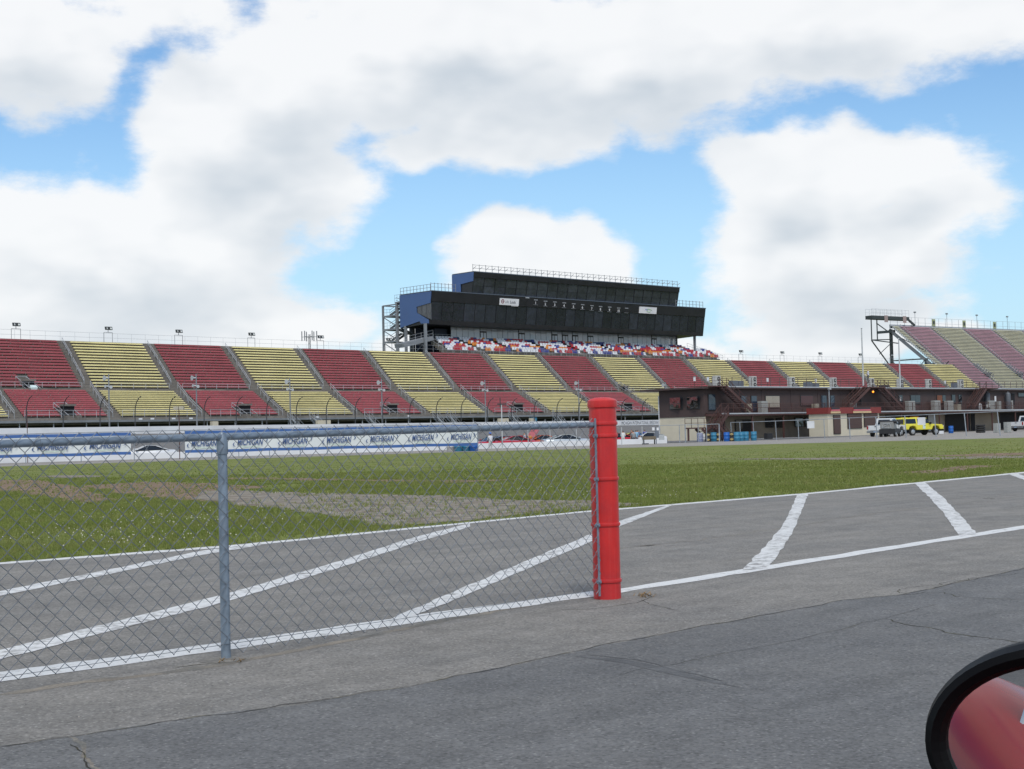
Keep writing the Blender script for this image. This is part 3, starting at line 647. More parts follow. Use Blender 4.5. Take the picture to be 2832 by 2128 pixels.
for k in range(-3, 17):
    a, c = max(k, I0), min(k + 1, I1); red = (k % 2 != 0)
    b = MB(); n_s = 3
    for (ia, ic) in [(a + (c - a) * j / n_s, a + (c - a) * (j + 1) / n_s) for j in range(n_s)]:
        b.quad(SK(ia, 0) + V((0, 0, ZT)), SK(ic, 0) + V((0, 0, ZT)), SK(ic, steps[0][0]) + V((0, 0, ZT)), SK(ia, steps[0][0]) + V((0, 0, ZT)))
        pz = ZT
        for j, (d, z) in enumerate(steps):
            b.quad(SK(ia, d) + V((0, 0, pz)), SK(ic, d) + V((0, 0, pz)), SK(ic, d) + V((0, 0, z)), SK(ia, d) + V((0, 0, z)))
            d2 = DM0 if j == UP - 1 else edge_d(j)
            b.quad(SK(ia, d) + V((0, 0, z)), SK(ic, d) + V((0, 0, z)), SK(ic, d2) + V((0, 0, z)), SK(ia, d2) + V((0, 0, z))); pz = z
            if j == UP - 1:
                zw = steps[UP][1] + .28
                b.quad(SK(ia, DM0) + V((0, 0, z)), SK(ic, DM0) + V((0, 0, z)), SK(ic, DM0) + V((0, 0, zw)), SK(ia, DM0) + V((0, 0, zw)))
                b.quad(SK(ia, DM0) + V((0, 0, zw)), SK(ic, DM0) + V((0, 0, zw)), SK(ic, DM1) + V((0, 0, zw)), SK(ia, DM1) + V((0, 0, zw))); pz = zw
        b.quad(SK(ia, R_ALL) + V((0, 0, ZB)), SK(ic, R_ALL) + V((0, 0, ZB)), SK(ic, R_ALL) + V((0, 0, ZB - .9)), SK(ia, R_ALL) + V((0, 0, ZB - .9)))
        b.quad(SK(ia, R_ALL) + V((0, 0, ZB - .9)), SK(ic, R_ALL) + V((0, 0, ZB - .9)), SK(ic, R_ALL - 5) + V((0, 0, ZB - .9)), SK(ia, R_ALL - 5) + V((0, 0, ZB - .9)))
        b.quad(SK(ia, 0) + V((0, 0, ZT)), SK(ic, 0) + V((0, 0, ZT)), SK(ic, 0) + V((0, 0, 0)), SK(ia, 0) + V((0, 0, 0)))
    blk = b.build('seating_block', m_concd, stand, fix=False)
    a2, c2 = k + AIS if k >= I0 else I0, k + 1 - AIS
    rest = MB()
    for j, (d, z) in enumerate(steps):
        upper = j < UP
        segs = [(a2, c2)]
        if k in vom_low and j >= len(steps) - 4 : segs = [(a2, k + .44), (k + .60, c2)]
        if k == -1 and UP - 4 <= j < UP: segs = [(a2, k + .30), (k + .42, c2)]
        single = k <= 8 and len(segs) == 1 and bench_parts < 290
        tgt = MB() if single else rest
        bd = .30 if upper else .30
        for (p0, p1) in segs:
            for (q0, q1) in ((p0, (p0 + p1) / 2), ((p0 + p1) / 2, p1)):
                for (dd, hz, w_, h_) in ((.12, .25, .30, .19 if upper else .14 if not red else .12),) + (((-.26, .80, .05, .20),) if (red) else ()):
                    A0, A1 = SK(q0, d + dd), SK(q1, d + dd); A0.z = A1.z = z + hz
                    if hz > .5 : A0 += V((0, 0, -.42)); A1 += V((0, 0, -.42)); dv = Nfr(q0) * -.08 + V((0, 0, .17 if upper else .10)); tgt.par(A0, A1 - A0, Nfr(q0) * .04, dv)
                    else: tgt.par(A0 - Nfr(q0) * .16, A1 - A0, Nfr(q0) * w_, V((0, 0, h_)))
        if red:       # seat brackets, faint grey marks along the rows
            pass
        if single: tgt.build('bench', m_rb if red else m_yb, blk); bench_parts += 1
    if rest.v: tag(rest.build('bench', m_rb if red else m_yb, blk), kind='stuff')
# bench brackets: small grey supports under the rows
b = MB()
for k in range(-1, 11, 2):
    for j, (d, z) in enumerate(steps):
        for t in range(6):
            i = k + AIS + (1 - 2 * AIS) * (t + .25 + .5 * ((j * 7 + k * 3) % 5) / 5) / 7
            p = SK(i, d + .30); b.par(p + V((0, 0, z + .16)), Ttan(i) * .07, Nfr(i) * .05, V((0, 0, .22)))
tag(b.build('seat_bracket', m_conc, stand), kind='stuff')
# railings
def railrun(parent, pts, h, mat=m_rail, posts=2.0, r=.035, mid=True, name='railing', build=True, bb=None):
    b = bb or MB()
    for k in range(len(pts) - 1):
        a, c = V(pts[k]), V(pts[k + 1]); L = (c - a).length; n = max(1, round(L / posts))
        for z in ((h, h * .5) if mid else (h,)): b.bar(a + V((0, 0, z)), c + V((0, 0, z)), r * 1.4)
        for j in range(n + (k == len(pts) - 2)): p = a.lerp(c, j / n); b.bar(p, p + V((0, 0, h)), r * 1.4, up=(1, .2, 0))
    if bb is None and build: return b.build(name, mat, parent)
    return b
def zat(d):
    z = ZT
    for dd, zz in steps:
        if d >= dd: z = zz
    return z
railrun(stand, [SK(i * .5 + I0, .05) + V((0, 0, ZT)) for i in range(int((I1 - I0) * 2) + 1)], 1.35, posts=2.4, r=.02, name='back_railing')
for k in range(-2, 17):
    for lo, hi in ((1.0, 5.4), (5.9, 10.6), (DM1 - .2, 16.8), (17.2, R_ALL - .3)):
        b = MB()
        for dz in (.95, .6): b.bar(SK(k - .02, lo) + V((0, 0, zat(lo) + dz)), SK(k - .02, hi) + V((0, 0, zat(hi) + dz)), .05)
        for j in range(4): dd = lo + (hi - lo) * j / 3; b.bar(SK(k - .02, dd) + V((0, 0, zat(dd))), SK(k - .02, dd) + V((0, 0, zat(dd) + .95)), .05, up=(1, .2, 0))
        b.build('aisle_railing', m_rail, stand)
    b = MB()     # aisle stairs stand a little proud of the treads
    for j, (d, z) in enumerate(steps): b.par(SK(k - AIS * .8, d) + V((0, 0, z)), SK(k + AIS * .8, d) - SK(k - AIS * .8, d), Nfr(k) * .34, V((0, 0, .2)))
    tag(b.build('aisle_stairs', m_conc, stand), kind='stuff')
b = MB(); b2 = MB()
for k in range(-3, 17):
    a, c = max(k + AIS, I0), k + 1 - AIS
    railrun(None, [SK(a, DM0 + .1) + V((0, 0, zat(DM0 - .1))), SK(c, DM0 + .1) + V((0, 0, zat(DM0 - .1)))], .75, posts=1.9, bb=b)
    railrun(None, [SK(a, R_ALL - .1) + V((0, 0, ZB)), SK(c, R_ALL - .1) + V((0, 0, ZB))], .95, posts=1.7, bb=b2)
b.build('walkway_railing', m_rail, stand); b2.build('front_railing', m_rail, stand)
# front apron walk, beam and the dark space beneath
b = MB()
for k in range(int(I0), 17):
    for ia in (k, k + .5):
        b.par(SK(ia, R_ALL + .02) + V((0, 0, ZB - .62)), SK(ia + .5, R_ALL) - SK(ia, R_ALL), Nfr(ia) * 1.3, V((0, 0, .28)))
b.build('front_walk', m_beam, stand)
b = MB()
for i in range(int(I0 * 3), 51): p = SK(i / 3, R_ALL + 1.0); b.bar(p + V((0, 0, 1.0)), p + V((0, 0, ZB - .6)), .12, up=(1, .2, 0))
b.build('support_post', m_rail, stand)
b = MB()
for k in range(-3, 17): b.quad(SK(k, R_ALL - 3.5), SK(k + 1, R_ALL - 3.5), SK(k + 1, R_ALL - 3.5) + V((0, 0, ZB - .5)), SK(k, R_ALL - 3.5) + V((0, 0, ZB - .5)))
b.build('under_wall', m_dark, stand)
b = MB()
for k in range(-3, 17): b.quad(Wp(0, 1.7, -.3) if False else SK(k, R_ALL - 3.5) + V((0, 0, 1.75)), SK(k + 1, R_ALL - 3.5) + V((0, 0, 1.75)), SK(k + 1, R_ALL + 26) + V((0, 0, .2)), SK(k, R_ALL + 26) + V((0, 0, .2)))
# entry openings (vomitories) with side rails and short stairs
def vom(i, d, z, wd_, hgt):
    t, nn = Ttan(i), Nfr(i); c = SK(i, d); o = c - t * wd_ / 2
    b = MB(); b.par(o + V((0, 0, z - .9)), t * wd_, nn * .5, V((0, 0, hgt + .5)), 0); b.par(o - t * .15 + V((0, 0, z - .9 + hgt + .5)), t * (wd_ + .3), nn * .7, V((0, 0, .25)), 1)
    for sgn in (0, 1): b.par(o + t * (wd_ * sgn) - t * .15 + V((0, 0, z - .9)), t * .2, nn * 2.2, V((0, 0, .9)), 1)
    vo = b.build('entry_opening', [M('void_dark', (.01, .01, .012), .9), m_conc], stand)
    b = MB()
    for sgn in (0, 1):
        e = o + t * (wd_ * sgn)
        for dz in (.5, 1.0): b.bar(e - nn * 1.6 + V((0, 0, z + .7 + dz)), e + nn * 2.0 + V((0, 0, z - 1.0 + dz)), .06)
        for q, zz in ((-1.6, .7), (.2, -.1), (2.0, -1.0)): b.bar(e + nn * q + V((0, 0, z + zz)), e + nn * q + V((0, 0, z + zz + 1.0)), .05, up=(1, .2, 0))
    b.bar(o - nn * 1.6 + V((0, 0, z + 1.7)), o + t * wd_ - nn * 1.6 + V((0, 0, z + 1.7)), .06)
    b.build('opening_railing', m_rail, vo)
for k in sorted(vom_low): vom(k + .52, R_ALL - 1.3, ZB + .3, 1.7, 1.6)
vom(-1 + .36, DM0 - .6, ZM - .1, 1.5, 1.4)
vom(8.06, DM0 - .4, ZM + .1, 1.2, 1.2)
b = MB(); c = SK(-1 + .345, DM0 + .3); b.par(c + V((0, 0, ZM - .9)), Ttan(0) * .9 , Nfr(0) * .5 + V((0, 0, -.3)), V((.25, 0, 1.25))); b.par(c + Ttan(0) * .3 + Nfr(0) * .5 + V((0, 0, ZM - 1.3)), Ttan(0) * .9, Nfr(0) * .5, V((0, 0, .12)))
tag(b.build('tarpaulin', M('pale_tarp', (.62, .74, .72), .6, var=.15, scale=3), bevel=.04), 'pale green white tarpaulin bundle in the upper stand opening at far left', 'tarpaulin')
# little steel stairs down from the front walk
for i in (1.96, 2.25, 3.0, 4.2, 4.0, 5.2, 5.96, 6.9, 8.2):
    i += .02; b = MB(); t = Ttan(i); p = SK(i, R_ALL + 1.4)
    for sgn in (0, 1.0):
        q = p + Nfr(i) * sgn; b.bar(q + V((0, 0, ZB - .5)), q + t * 2.4 + V((0, 0, ZB - 2.6)), .08, .2)
        for dz in (.5, 1.0): b.bar(q + V((0, 0, ZB - .5 + dz)), q + t * 2.4 + V((0, 0, ZB - 2.6 + dz)), .05)
        for q_ in (0, 1.2, 2.4): b.bar(q + t * q_ + V((0, 0, ZB - .5 - q_ * .875)), q + t * q_ + V((0, 0, ZB + .5 - q_ * .875)), .05, up=(1, .2, 0))
    for j in range(7): b.par(p + t * (.34 * j) + V((0, 0, ZB - .6 - .3 * j)), t * .28, Nfr(i) * 1.0, V((0, 0, .04)))
    b.build('front_stair', m_rail, stand)
b = MB()
for i in (-1.8, -1.6, .25, .38, .62, .82, 2.4, 3.7): p = SK(i, R_ALL + .03); b.par(p + V((0, 0, ZB - .35)), Ttan(i) * .55, Nfr(i) * .04, V((0, 0, .22)))
b.build('white_placard', m_white, stand)
# floodlights along the back rail
m_lamp = M('lamp_housing', (.05, .055, .055), .5); m_lens = M('lamp_lens', (.65, .68, .66), .25)
fl_px = (45, 300, 495, 696, 887, 1076, 2050, 2164, 2269, 2380, 2466)
proto = None
def idx_for(px):
    lo, hi = -4.0, 18.0
    for _ in range(40):
        m_ = (lo + hi) / 2
        if proj(Ptop(m_) + V((0, 0, ZT)))[0] < px: lo = m_
        else: hi = m_
    return lo
for n, px in enumerate(fl_px):
    i = idx_for(px); loc = SK(i, -.1) + V((0, 0, ZT)); ang = math.atan2(Ttan(i).y, Ttan(i).x)
    lab = ['grey twin floodlight above the stand back rail at far left', 'grey twin floodlight above the first yellow block from left', 'grey twin floodlight above the second full red block', 'grey twin floodlight above the second full yellow block', 'grey twin floodlight just right of the antenna mast', 'grey twin floodlight beside the stair tower of the press box', 'first floodlight right of the press box on the back rail', 'second floodlight right of the press box on the back rail', 'third floodlight right of the press box on the back rail', 'floodlight on the back rail just left of the tall flagpole', 'floodlight on the back rail between the tall stand columns'][n]
    if proto is None:
        proto = empty('floodlight', loc, lab, 'floodlight', 'floodlights along the top of the main stand', ang)
        b = MB(); b.bar((-.7, 0, 0), (-.7, 0, 1.5), .05, up=(1, 0, 0)); b.bar((.7, 0, 0), (.7, 0, 1.5), .05, up=(1, 0, 0)); b.bar((-.7, 0, 1.5), (.7, 0, 1.5), .06); b.bar((0, 0, 1.5), (0, 0, 2.0), .06, up=(1, 0, 0)); b.build('bracket', m_beam, proto, local=True)
        for x in (-.28, .28):
            b = MB(); b.prism([(x - .26, -.06, 1.85), (x + .26, -.06, 1.85), (x + .26, .06, 2.33), (x - .26, .06, 2.33)], (0, -.3, 0)); hs = b.build('lamp_housing', m_lamp, proto, local=True)
            b = MB(); b.par((x - .14, -.39, 1.95), (.28 if x > 0 else .12, 0, 0), (0, .02, 0), (0, .07, .26)); b.build('lens', m_lens, hs, local=True)
    else: dup(proto, loc, ang, lab)
# antenna mast behind the stand
c = A(856, 960, 330); am = empty('antenna_mast', (c.x, c.y, 0), 'thin lattice antenna mast with two tiers behind the main stand', 'mast')
zt_ = A(856, 925, 330).z; b = MB()
for ox, oy in ((-.35, 0), (.35, 0), (0, .6)): b.bar(V((c.x + ox, c.y + oy, 0)), V((c.x + ox * .6, c.y + oy * .6, zt_)), .12, up=(1, .2, 0))
for j in range(20): z = j / 20 * zt_; b.bar(V((c.x - .3, c.y, z)), V((c.x + .3, c.y, z + zt_ / 20)), .05)
b.build('lattice', m_beam, am)
for z in (zt_ - .6, zt_ - 6.0):
    b = MB()
    for a in range(6):
        e = V((math.cos(a * 1.047), math.sin(a * 1.047), 0)) * 1.7; b.bar(V((c.x, c.y, z)), V((c.x, c.y, z)) + e, .1); b.bar(V((c.x, c.y, z - .9)) + e, V((c.x, c.y, z + 1.3)) + e, .22, up=(1, .2, 0))
    b.build('antenna_array', m_beam, am)
# speaker poles between wall and stand
m_spk = M('speaker_white', (.48, .50, .50), .5)
sp_l = ['grey speaker pole in front of the first yellow block from left', 'grey speaker pole at the aisle left of the second red block', 'grey speaker pole in front of the second yellow block', 'grey speaker pole in front of the third red block', 'grey speaker pole left of the red car, twin horns low on it', 'grey speaker pole just left of the red post', 'speaker pole with horns rising behind the pit building end']
proto = None
for n, (px, pyt, yd) in enumerate(((300, 1035, 196), (542, 1035, 208), (801, 1046, 222), (1055, 1049, 238), (1341, 1052, 254), (1600, 1052, 270), (1841, 1058, 284))):
    yd = Wp(on_wall(px, -1.6), 0, -1.6).y; tp = A(px - 3, pyt, yd); loc = V((tp.x + .15, tp.y, 1.0)); h = tp.z - 1.0
    if proto is None:
        proto = empty('speaker_pole', loc, sp_l[0], 'speaker pole', 'speaker poles along the front of the main stand'); H0 = h
        b = MB(); b.tube([(0, 0, 0), (0, 0, h)], [.11, .08], 8); b.build('pole', m_beam, proto, True, local=True)
        for x, y, z, r in ((-.34, -.12, -.5, .34), (-.26, -.12, -1.5, .2), (.28, -.12, -1.6, .2)):
            b = MB(); b.tube([(0, 0, h + z), (x * .4, y, h + z), (x, y * 2, h + z), (x * 1.3, y * 3, h + z)], [.08, .1, r * .6, r], 10); b.build('horn_speaker', m_spk, proto, True, local=True)
    else:
        o = dup(proto, loc + V((0, 0, h - H0)), random.uniform(-.2, .2), sp_l[n])
# ------------------------------------------------------------------ press box and suites above the stand
iL, iR = 4.98, 10.42
PU = (SK(iR, -6) - SK(iL, -6)); PLn = PU.length; PU.normalize(); PN = V((PU.y, -PU.x, 0))
def line_hit(px, off, py=900):
    """point on the vertical plane 'off' metres in front of the press box datum, at pixel"""
    o = SK(iL, -6) + PN * off; d = ray(px, py); k = o.dot(PN) / d.dot(PN); p = CAM + d * k; return (p - SK(iL, -6)).dot(PU), p.z
def PB_(s, off, z): p = SK(iL, -6) + PU * s + PN * off; return V((p.x, p.y, z))
m_blue = M('blue_cladding', (.07, .13, .29), .5, var=.06, scale=.4, spec=.4, bump=.12, bscale=1.5); m_blk2 = M('black_fascia', (.012, .012, .014), .4, var=.2, scale=.7)
m_tint = glassmat('tinted_glass', (.026, .030, .042), .06, .5, .55, .5); m_tint2 = glassmat('tinted_glass_upper', (.040, .045, .052), .06, .35, .8, .5); m_suite = glassmat('suite_glass', (.50, .56, .62), .08, .15, .7, .7)
for m_ in (m_tint, m_tint2): m_.node_tree.nodes['Principled BSDF'].inputs['IOR'].default_value = 1.65
for m_, lo_, hi_ in ((m_tint, .6, 1.35), (m_tint2, .7, 1.35), (m_suite, .85, 1.1)):
    t = NT(m_.node_tree); b_ = t.n['Principled BSDF']; rn = t.node('ShaderNodeObjectInfo').outputs['Random']; c_ = b_.inputs['Base Color'].default_value
    pz = t.node('ShaderNodeNewGeometry').outputs['Position']; t.set(b_.inputs['Base Color'], t.vm('SCALE', tuple(c_)[:3], sc=t.m('MULTIPLY', t.mr(rn, 0, 1, lo_, hi_), t.mr(t.noise(pz, .9, 4, .6, .8), .35, .65, .8 if lo_ < .8 else 1, 1.2 if lo_ < .8 else 1))))
m_mull = M('mullion', (.015, .016, .018), .4)
press = empty('press_box', PB_(0, 0, ZT), 'black glass and blue clad press box tower above the main stand', 'press box')
sl0, zlt = line_hit(1194, 4.0, 810); _, zlb = line_hit(1191, 3.2, 895); sl1, _z = line_hit(1950, 4.0, 853); _, zlb2 = line_hit(1945, 3.2, 928)
su0, zut = line_hit(1304, 2.6, 757); su1, zut2 = line_hit(1872, 2.6, 798)
ZLT = (zlt + _z) / 2; ZLB = (zlb + zlb2) / 2; ZUT = (zut + zut2) / 2
LH = ZLT - ZLB; zf0 = ZLT - LH * .30           # lower box: fascia from ZLT down to zf0, then leaning glass
OT, OB = 4.0, 3.1                              # front offsets at top and bottom of the lower glass
def offz(z): return OB + (OT - OB) * (z - ZLB) / LH
DEP = 9.0
# lower box shell
b = MB(); b.prism([PB_(sl0, OT - DEP, ZLT), PB_(sl0, OT, ZLT), PB_(sl0, offz(zf0), zf0), PB_(sl0, OB - .1, ZLB + .5), PB_(sl0, OB - .05, ZLB), PB_(sl0, OT - DEP, ZLB - .3)], PU * (sl1 - sl0)); b.build('lower_box', m_blk2, press)
# its blue end wall with the stepped window cut into it
zc = ZLT - LH * .36
b = MB(); x0 = sl0 - .06
b.prism([PB_(x0, OT - DEP, ZLT + .05), PB_(x0, OT + .03, ZLT + .05), PB_(x0, offz(zc) + .03, zc), PB_(x0, OT - 4.2, zc - .4), PB_(x0, OT - 4.2, ZLB + LH * .38), PB_(x0, OB + .02, ZLB + .6), PB_(x0, OB + .02, ZLB), PB_(x0, OB - 2.1, ZLB + .1), PB_(x0, OB - 2.5, ZLB + .55), PB_(x0, OT - DEP, ZLB - .3)], PU * -.14); b.build('end_wall', m_blue, press)
for j in range(3):
    a_, c_ = OT - 4.15 + j * 1.33, OT - 4.15 + (j + 1) * 1.33; zb0 = ZLB + LH * .38 - max(0, (a_ - OT + 4.1)) / 4.0 * (LH * .38 - .6); zb1 = ZLB + LH * .38 - max(0, (c_ - OT + 4.1)) / 4.0 * (LH * .38 - .6)
    b = MB(); b.prism([PB_(sl0 - .02, a_ + .03, zc - .35 + j * .1), PB_(sl0 - .02, c_ - .03, zc - .25 + j * .1), PB_(sl0 - .02, c_ - .03, zb1), PB_(sl0 - .02, a_ + .03, zb0)], PU * -.05); b.build('end_pane', m_tint2, press)
# fascia (black band) proud of the box, carrying signs and the numbered booths
b = MB(); b.prism([PB_(sl0 - .02, OT + .02, ZLT + .08), PB_(sl0 - .02, OT + .16, ZLT + .08), PB_(sl0 - .02, offz(zf0) + .14, zf0), PB_(sl0 - .02, offz(zf0) - .02, zf0)], PU * (sl1 - sl0 + .04)); fas = b.build('fascia', m_blk2, press)
b = MB(); b.prism([PB_(sl0 - .02, OB + .12, ZLB + LH * .11), PB_(sl0 - .02, OB + .2, ZLB + LH * .11), PB_(sl0 - .02, OB + .08, ZLB - .15), PB_(sl0 - .02, OB - .6, ZLB - .15)], PU * (sl1 - sl0 + .04)); b.build('lower_fascia', m_blk2, press)
# lower glass: one pane per bay, each a touch out of true
def panes(s0, s1, n, z0, z1, of0, of1, mat, rows=1):
    for k in range(n):
        for r in range(rows):
            a = s0 + (s1 - s0) * k / n + .05; c = s0 + (s1 - s0) * (k + 1) / n - .05; za = z0 + (z1 - z0) * r / rows + .03; zc_ = z0 + (z1 - z0) * (r + 1) / rows - .03
            fo = lambda z: of0 + (of1 - of0) * (z - z0) / (z1 - z0) + .05
            e = [random.uniform(-.022, .022) for _ in range(4)]; b = MB(); NX = 6; gr = []
            for iy in range(NX + 1):
                for ix in range(NX + 1):
                    fx, fy = ix / NX, iy / NX; s = a + (c - a) * fx; z = za + (zc_ - za) * fy
                    bow = .035 * math.sin(math.pi * fx) * math.sin(math.pi * fy) * e[3] / .022
                    gr.append(PB_(s, fo(z) + bow + e[0] * (fx - .5) + e[1] * (fy - .5), z))
            b.v = gr
            for iy in range(NX):
                for ix in range(NX): q = iy * (NX + 1) + ix; b.f.append((q, q + 1, q + NX + 2, q + NX + 1)); b.mi.append(0)
            b.build('window_pane', mat, press, True, fix=False)
zg0, zg1 = ZLB + LH * .10, zf0
panes(sl0 + .05, sl1 - .05, 29, zg0, zg1, offz(zg0), offz(zg1), m_tint)
b = MB()
for k in range(30): s = sl0 + .05 + (sl1 - sl0 - .1) * k / 29; b.bar(PB_(s, offz(zg0) + .08, zg0), PB_(s, offz(zg1) + .08, zg1), .07, .1, up=PN)
b.build('mullion', m_mull, press)
# upper box
OUT_, OUB = 3.2, 2.3; zu0 = ZLT
b = MB(); b.prism([PB_(su0, OUT_ - 6, ZUT), PB_(su0, OUT_, ZUT), PB_(su0, OUB, zu0), PB_(su0, OUT_ - 6, zu0)], PU * (su1 - su0)); b.build('upper_box', m_blk2, press)
b = MB(); b.prism([PB_(su0 - .05, OUT_ - 6, ZUT + .1), PB_(su0 - .05, OUT_ + .1, ZUT + .1), PB_(su0 - .05, OUT_ - .1, zu0 + (ZUT - zu0) * .62), PB_(su0 - .05, OUT_ - 3.6, zu0 + (ZUT - zu0) * .55), PB_(su0 - .05, OUT_ - 3.6, zu0), PB_(su0 - .05, OUT_ - 6, zu0)], PU * -.14); b.build('upper_end_wall', m_blue, press)
zuf = ZUT - (ZUT - zu0) * .20
b = MB(); b.prism([PB_(su0 - .02, OUT_ + .0, ZUT + .12), PB_(su0 - .02, OUT_ + .2, ZUT + .12), PB_(su0 - .02, OUT_ + .04, zuf), PB_(su0 - .02, OUT_ - .2, zuf)], PU * (su1 - su0 + .04)); b.build('upper_fascia', m_blk2, press)
b = MB(); b.par(PB_(su0 - .1, OUT_ - 6, ZUT + .12), PU * (su1 - su0 + .2), PN * 6.25, V((0, 0, .16))); b.build('upper_roof', M('roof_edge', (.08, .10, .13), .5), press)
oz = lambda z: OUB + (OUT_ - OUB) * (z - zu0) / (ZUT - zu0)
panes(su0 + .05, su1 - .05, 21, zu0 + .25, zuf, oz(zu0 + .25), oz(zuf), m_tint2, 2)
b = MB()
for k in range(22): s = su0 + .05 + (su1 - su0 - .1) * k / 21; b.bar(PB_(s, oz(zu0 + .2) + .08, zu0 + .2), PB_(s, oz(zuf) + .08, zuf), .14 if k % 4 == 0 else .07, .1, up=PN)
b.build('mullion', m_mull, press)
b = MB(); b.par(PB_(sl0 - .1, OT - DEP, ZLT + .10), PU * (sl1 - sl0 + .2), PN * (DEP + .2), V((0, 0, .14))); b.build('lower_roof', M('roof_edge', (.08, .10, .13), .5), press)
# roof railings and aerial brackets
def roofrail(s0, s1, off, z, h, n, name, brackets=False):
    b = MB()
    for zz in (h, h * .5): b.bar(PB_(s0, off, z + zz), PB_(s1, off, z + zz), .06)
    for k in range(n + 1):
        s = s0 + (s1 - s0) * k / n; b.bar(PB_(s, off, z), PB_(s, off, z + h * 1.12), .085, up=(1, .2, 0))
        if brackets: b.bar(PB_(s, off, z + h * .35), PB_(s + .5, off + .35, z + h * .75), .09)
    return b.build(name, m_beam, press)
roofrail(su0, su1 - .3, OUT_ - .2, ZUT + .28, 1.2, 36, 'roof_railing', True)
sq, _q = line_hit(1262, 4.0, 800); roofrail(sl0, sq, OT - .2, ZLT + .24, 1.3, 7, 'roof_railing')
sq, _q = line_hit(1875, 4.0, 840); roofrail(sq, sl1, OT - .6, ZLT + .24, 1.3, 8, 'roof_railing')
b = MB()
for k in range(10): o = OT - DEP + k * .96; b.bar(PB_(sl0, o, ZLT + .2), PB_(sl0, o, ZLT + 1.4), .08, up=(1, .2, 0))
for zz in (.8, 1.4): b.bar(PB_(sl0, OT - DEP, ZLT + zz), PB_(sl0, OT - .3, ZLT + zz), .06)
b.build('end_railing', m_beam, press)
# signs on the fascia
def fpt(px, py, e=.0):
    s, z = line_hit(px, 3.85, py); return s, z
def fas_frame(s, z, e): return PB_(s, offz(z) + .17 + e, z)
def fsign(name, pxs, lab):
    s0, z0 = fpt(pxs[0], pxs[3]); s1, z1 = fpt(pxs[2], pxs[1]); s0b, z1a = fpt(pxs[0], pxs[1]); h = (z1a - z0); z0 = z0; 
    root = empty(name, fas_frame(s0, z0, 0), lab, 'sign'); lean = (PB_(0, offz(z0 + h), z0 + h) - PB_(0, offz(z0), z0)).normalized()
    b = MB(); b.par(fas_frame(s0, z0, 0), PU * (s1 - s0), PN * .12, lean * h); b.build('board', m_white, root); return root, s0, s1, z0, h, lean
lk, s0, s1, z0, h, lean = fsign('sponsor_sign', (1380, 825, 1432, 843.5), 'white LifeLock sign with dark red emblem on the press box fascia')
W_ = s1 - s0; m_ink = M('ink_dark', (.05, .05, .07), .6); m_ink2 = M('ink_grey', (.16, .16, .19), .6); m_dred = M('emblem_red', (.17, .012, .03), .6)
text('lettering', 'Life', m_ink2, lk, fas_frame(s0 + W_ * .26, z0 + h * .30, .126), PU, lean, h * .56, ext=.004)
text('lettering', 'Lock', m_ink, lk, fas_frame(s0 + W_ * .53, z0 + h * .28, .126), PU, lean, h * .60, ext=.004, bold=.012)
b = MB(); ec = fas_frame(s0 + W_ * .15, z0 + h * .52, .128); b.poly([ec + PU * (W_ * .078 * math.cos(a)) + lean * (h * .33 * math.sin(a)) for a in [k * .262 for k in range(24)]]); b.build('emblem', m_dred, lk)
b = MB(); b.poly([ec + PN * .006 + PU * (W_ * .030 * math.cos(a)) + lean * (h * .10 * math.sin(a) + h * .10) for a in [k * .262 for k in range(24)]]); b.poly([ec + PN * .007 + PU * x * W_ + lean * y * h for x, y in ((-.016, .08), (-.022, -.24), (.022, -.24), (.016, .08))]); b.build('keyhole', m_white, lk)
b = MB(); b.par(fas_frame(s0 + W_ * .62, z0 - h * .1, .02), PU * W_ * .36, PN * .08, lean * h * .09); b.build('small_plate', m_white, lk)
mk, s0, s1, z0, h, lean = fsign('speedway_sign', (1766, 848.5, 1813, 866.5), 'white MIS sign with blue letters and green swirl on the press box fascia')
W_ = s1 - s0; text('lettering', 'MIS', M('mis_blue', (.06, .08, .42), .6), mk, fas_frame(s0 + W_ * .32, z0 + h * .42, .126), PU, lean, h * .42, .25, ext=.004)
b = MB()
for a0_, r_ in ((.3, .16), (3.4, .13)): b.tube([fas_frame(s0 + W_ * .55, z0 + h * .42, .13) + PU * (W_ * r_ * math.cos(a0_ + k * .3)) + lean * (h * r_ * 1.4 * math.sin(a0_ + k * .3)) for k in range(8)], .05, 5)
b.build('swirl', M('mis_green', (.25, .5, .18), .6), mk)
# numbered booth openings on the fascia
m_num = M('number_white', (.5, .5, .5), .5)
for n in range(12):
    px = [1454.5, 1479, 1506, 1532, 1558, 1584, 1609, 1635, 1659, 1684, 1709, 1731][n]; py = [830, 836.5, 840, 842, 844.5, 847, 849.5, 852, 854.5, 856, 858.5, 859][n]
    s, z = fpt(px, py); rt = MB(); wB = 1.0
    if n == 0:
        b = MB(); b.par(fas_frame(s - .4, z + .3, .0), PU * 1.0, PN * .05, V((0, 0, .18))); b.build('booth_blind', m_rail, fas); continue
    b = MB(); b.par(fas_frame(s - wB / 2, z - .45, -.02), PU * wB, PN * .05, V((0, 0, .95))); bo = b.build('booth_opening', M('void_dark', (.01, .01, .012), .9), fas)
    b = MB(); b.par(fas_frame(s - wB / 2, z + .32, .03), PU * wB, PN * .05, V((0, 0, .2))); b.build('booth_blind', M('blind_grey', (.2, .21, .22), .7), bo)
    b = MB(); b.par(fas_frame(s - wB / 2 - .1, z - .55, .03), PU * (wB + .2), PN * .06, V((0, 0, .06))); b.build('booth_sill', m_beam, bo)
    if n < 11: text('booth_number', str(n), m_num, bo, fas_frame(s + .05, z - .35, .04), PU, V((0, 0, 1)), .72, ext=.01, bold=.03, align='CENTER')
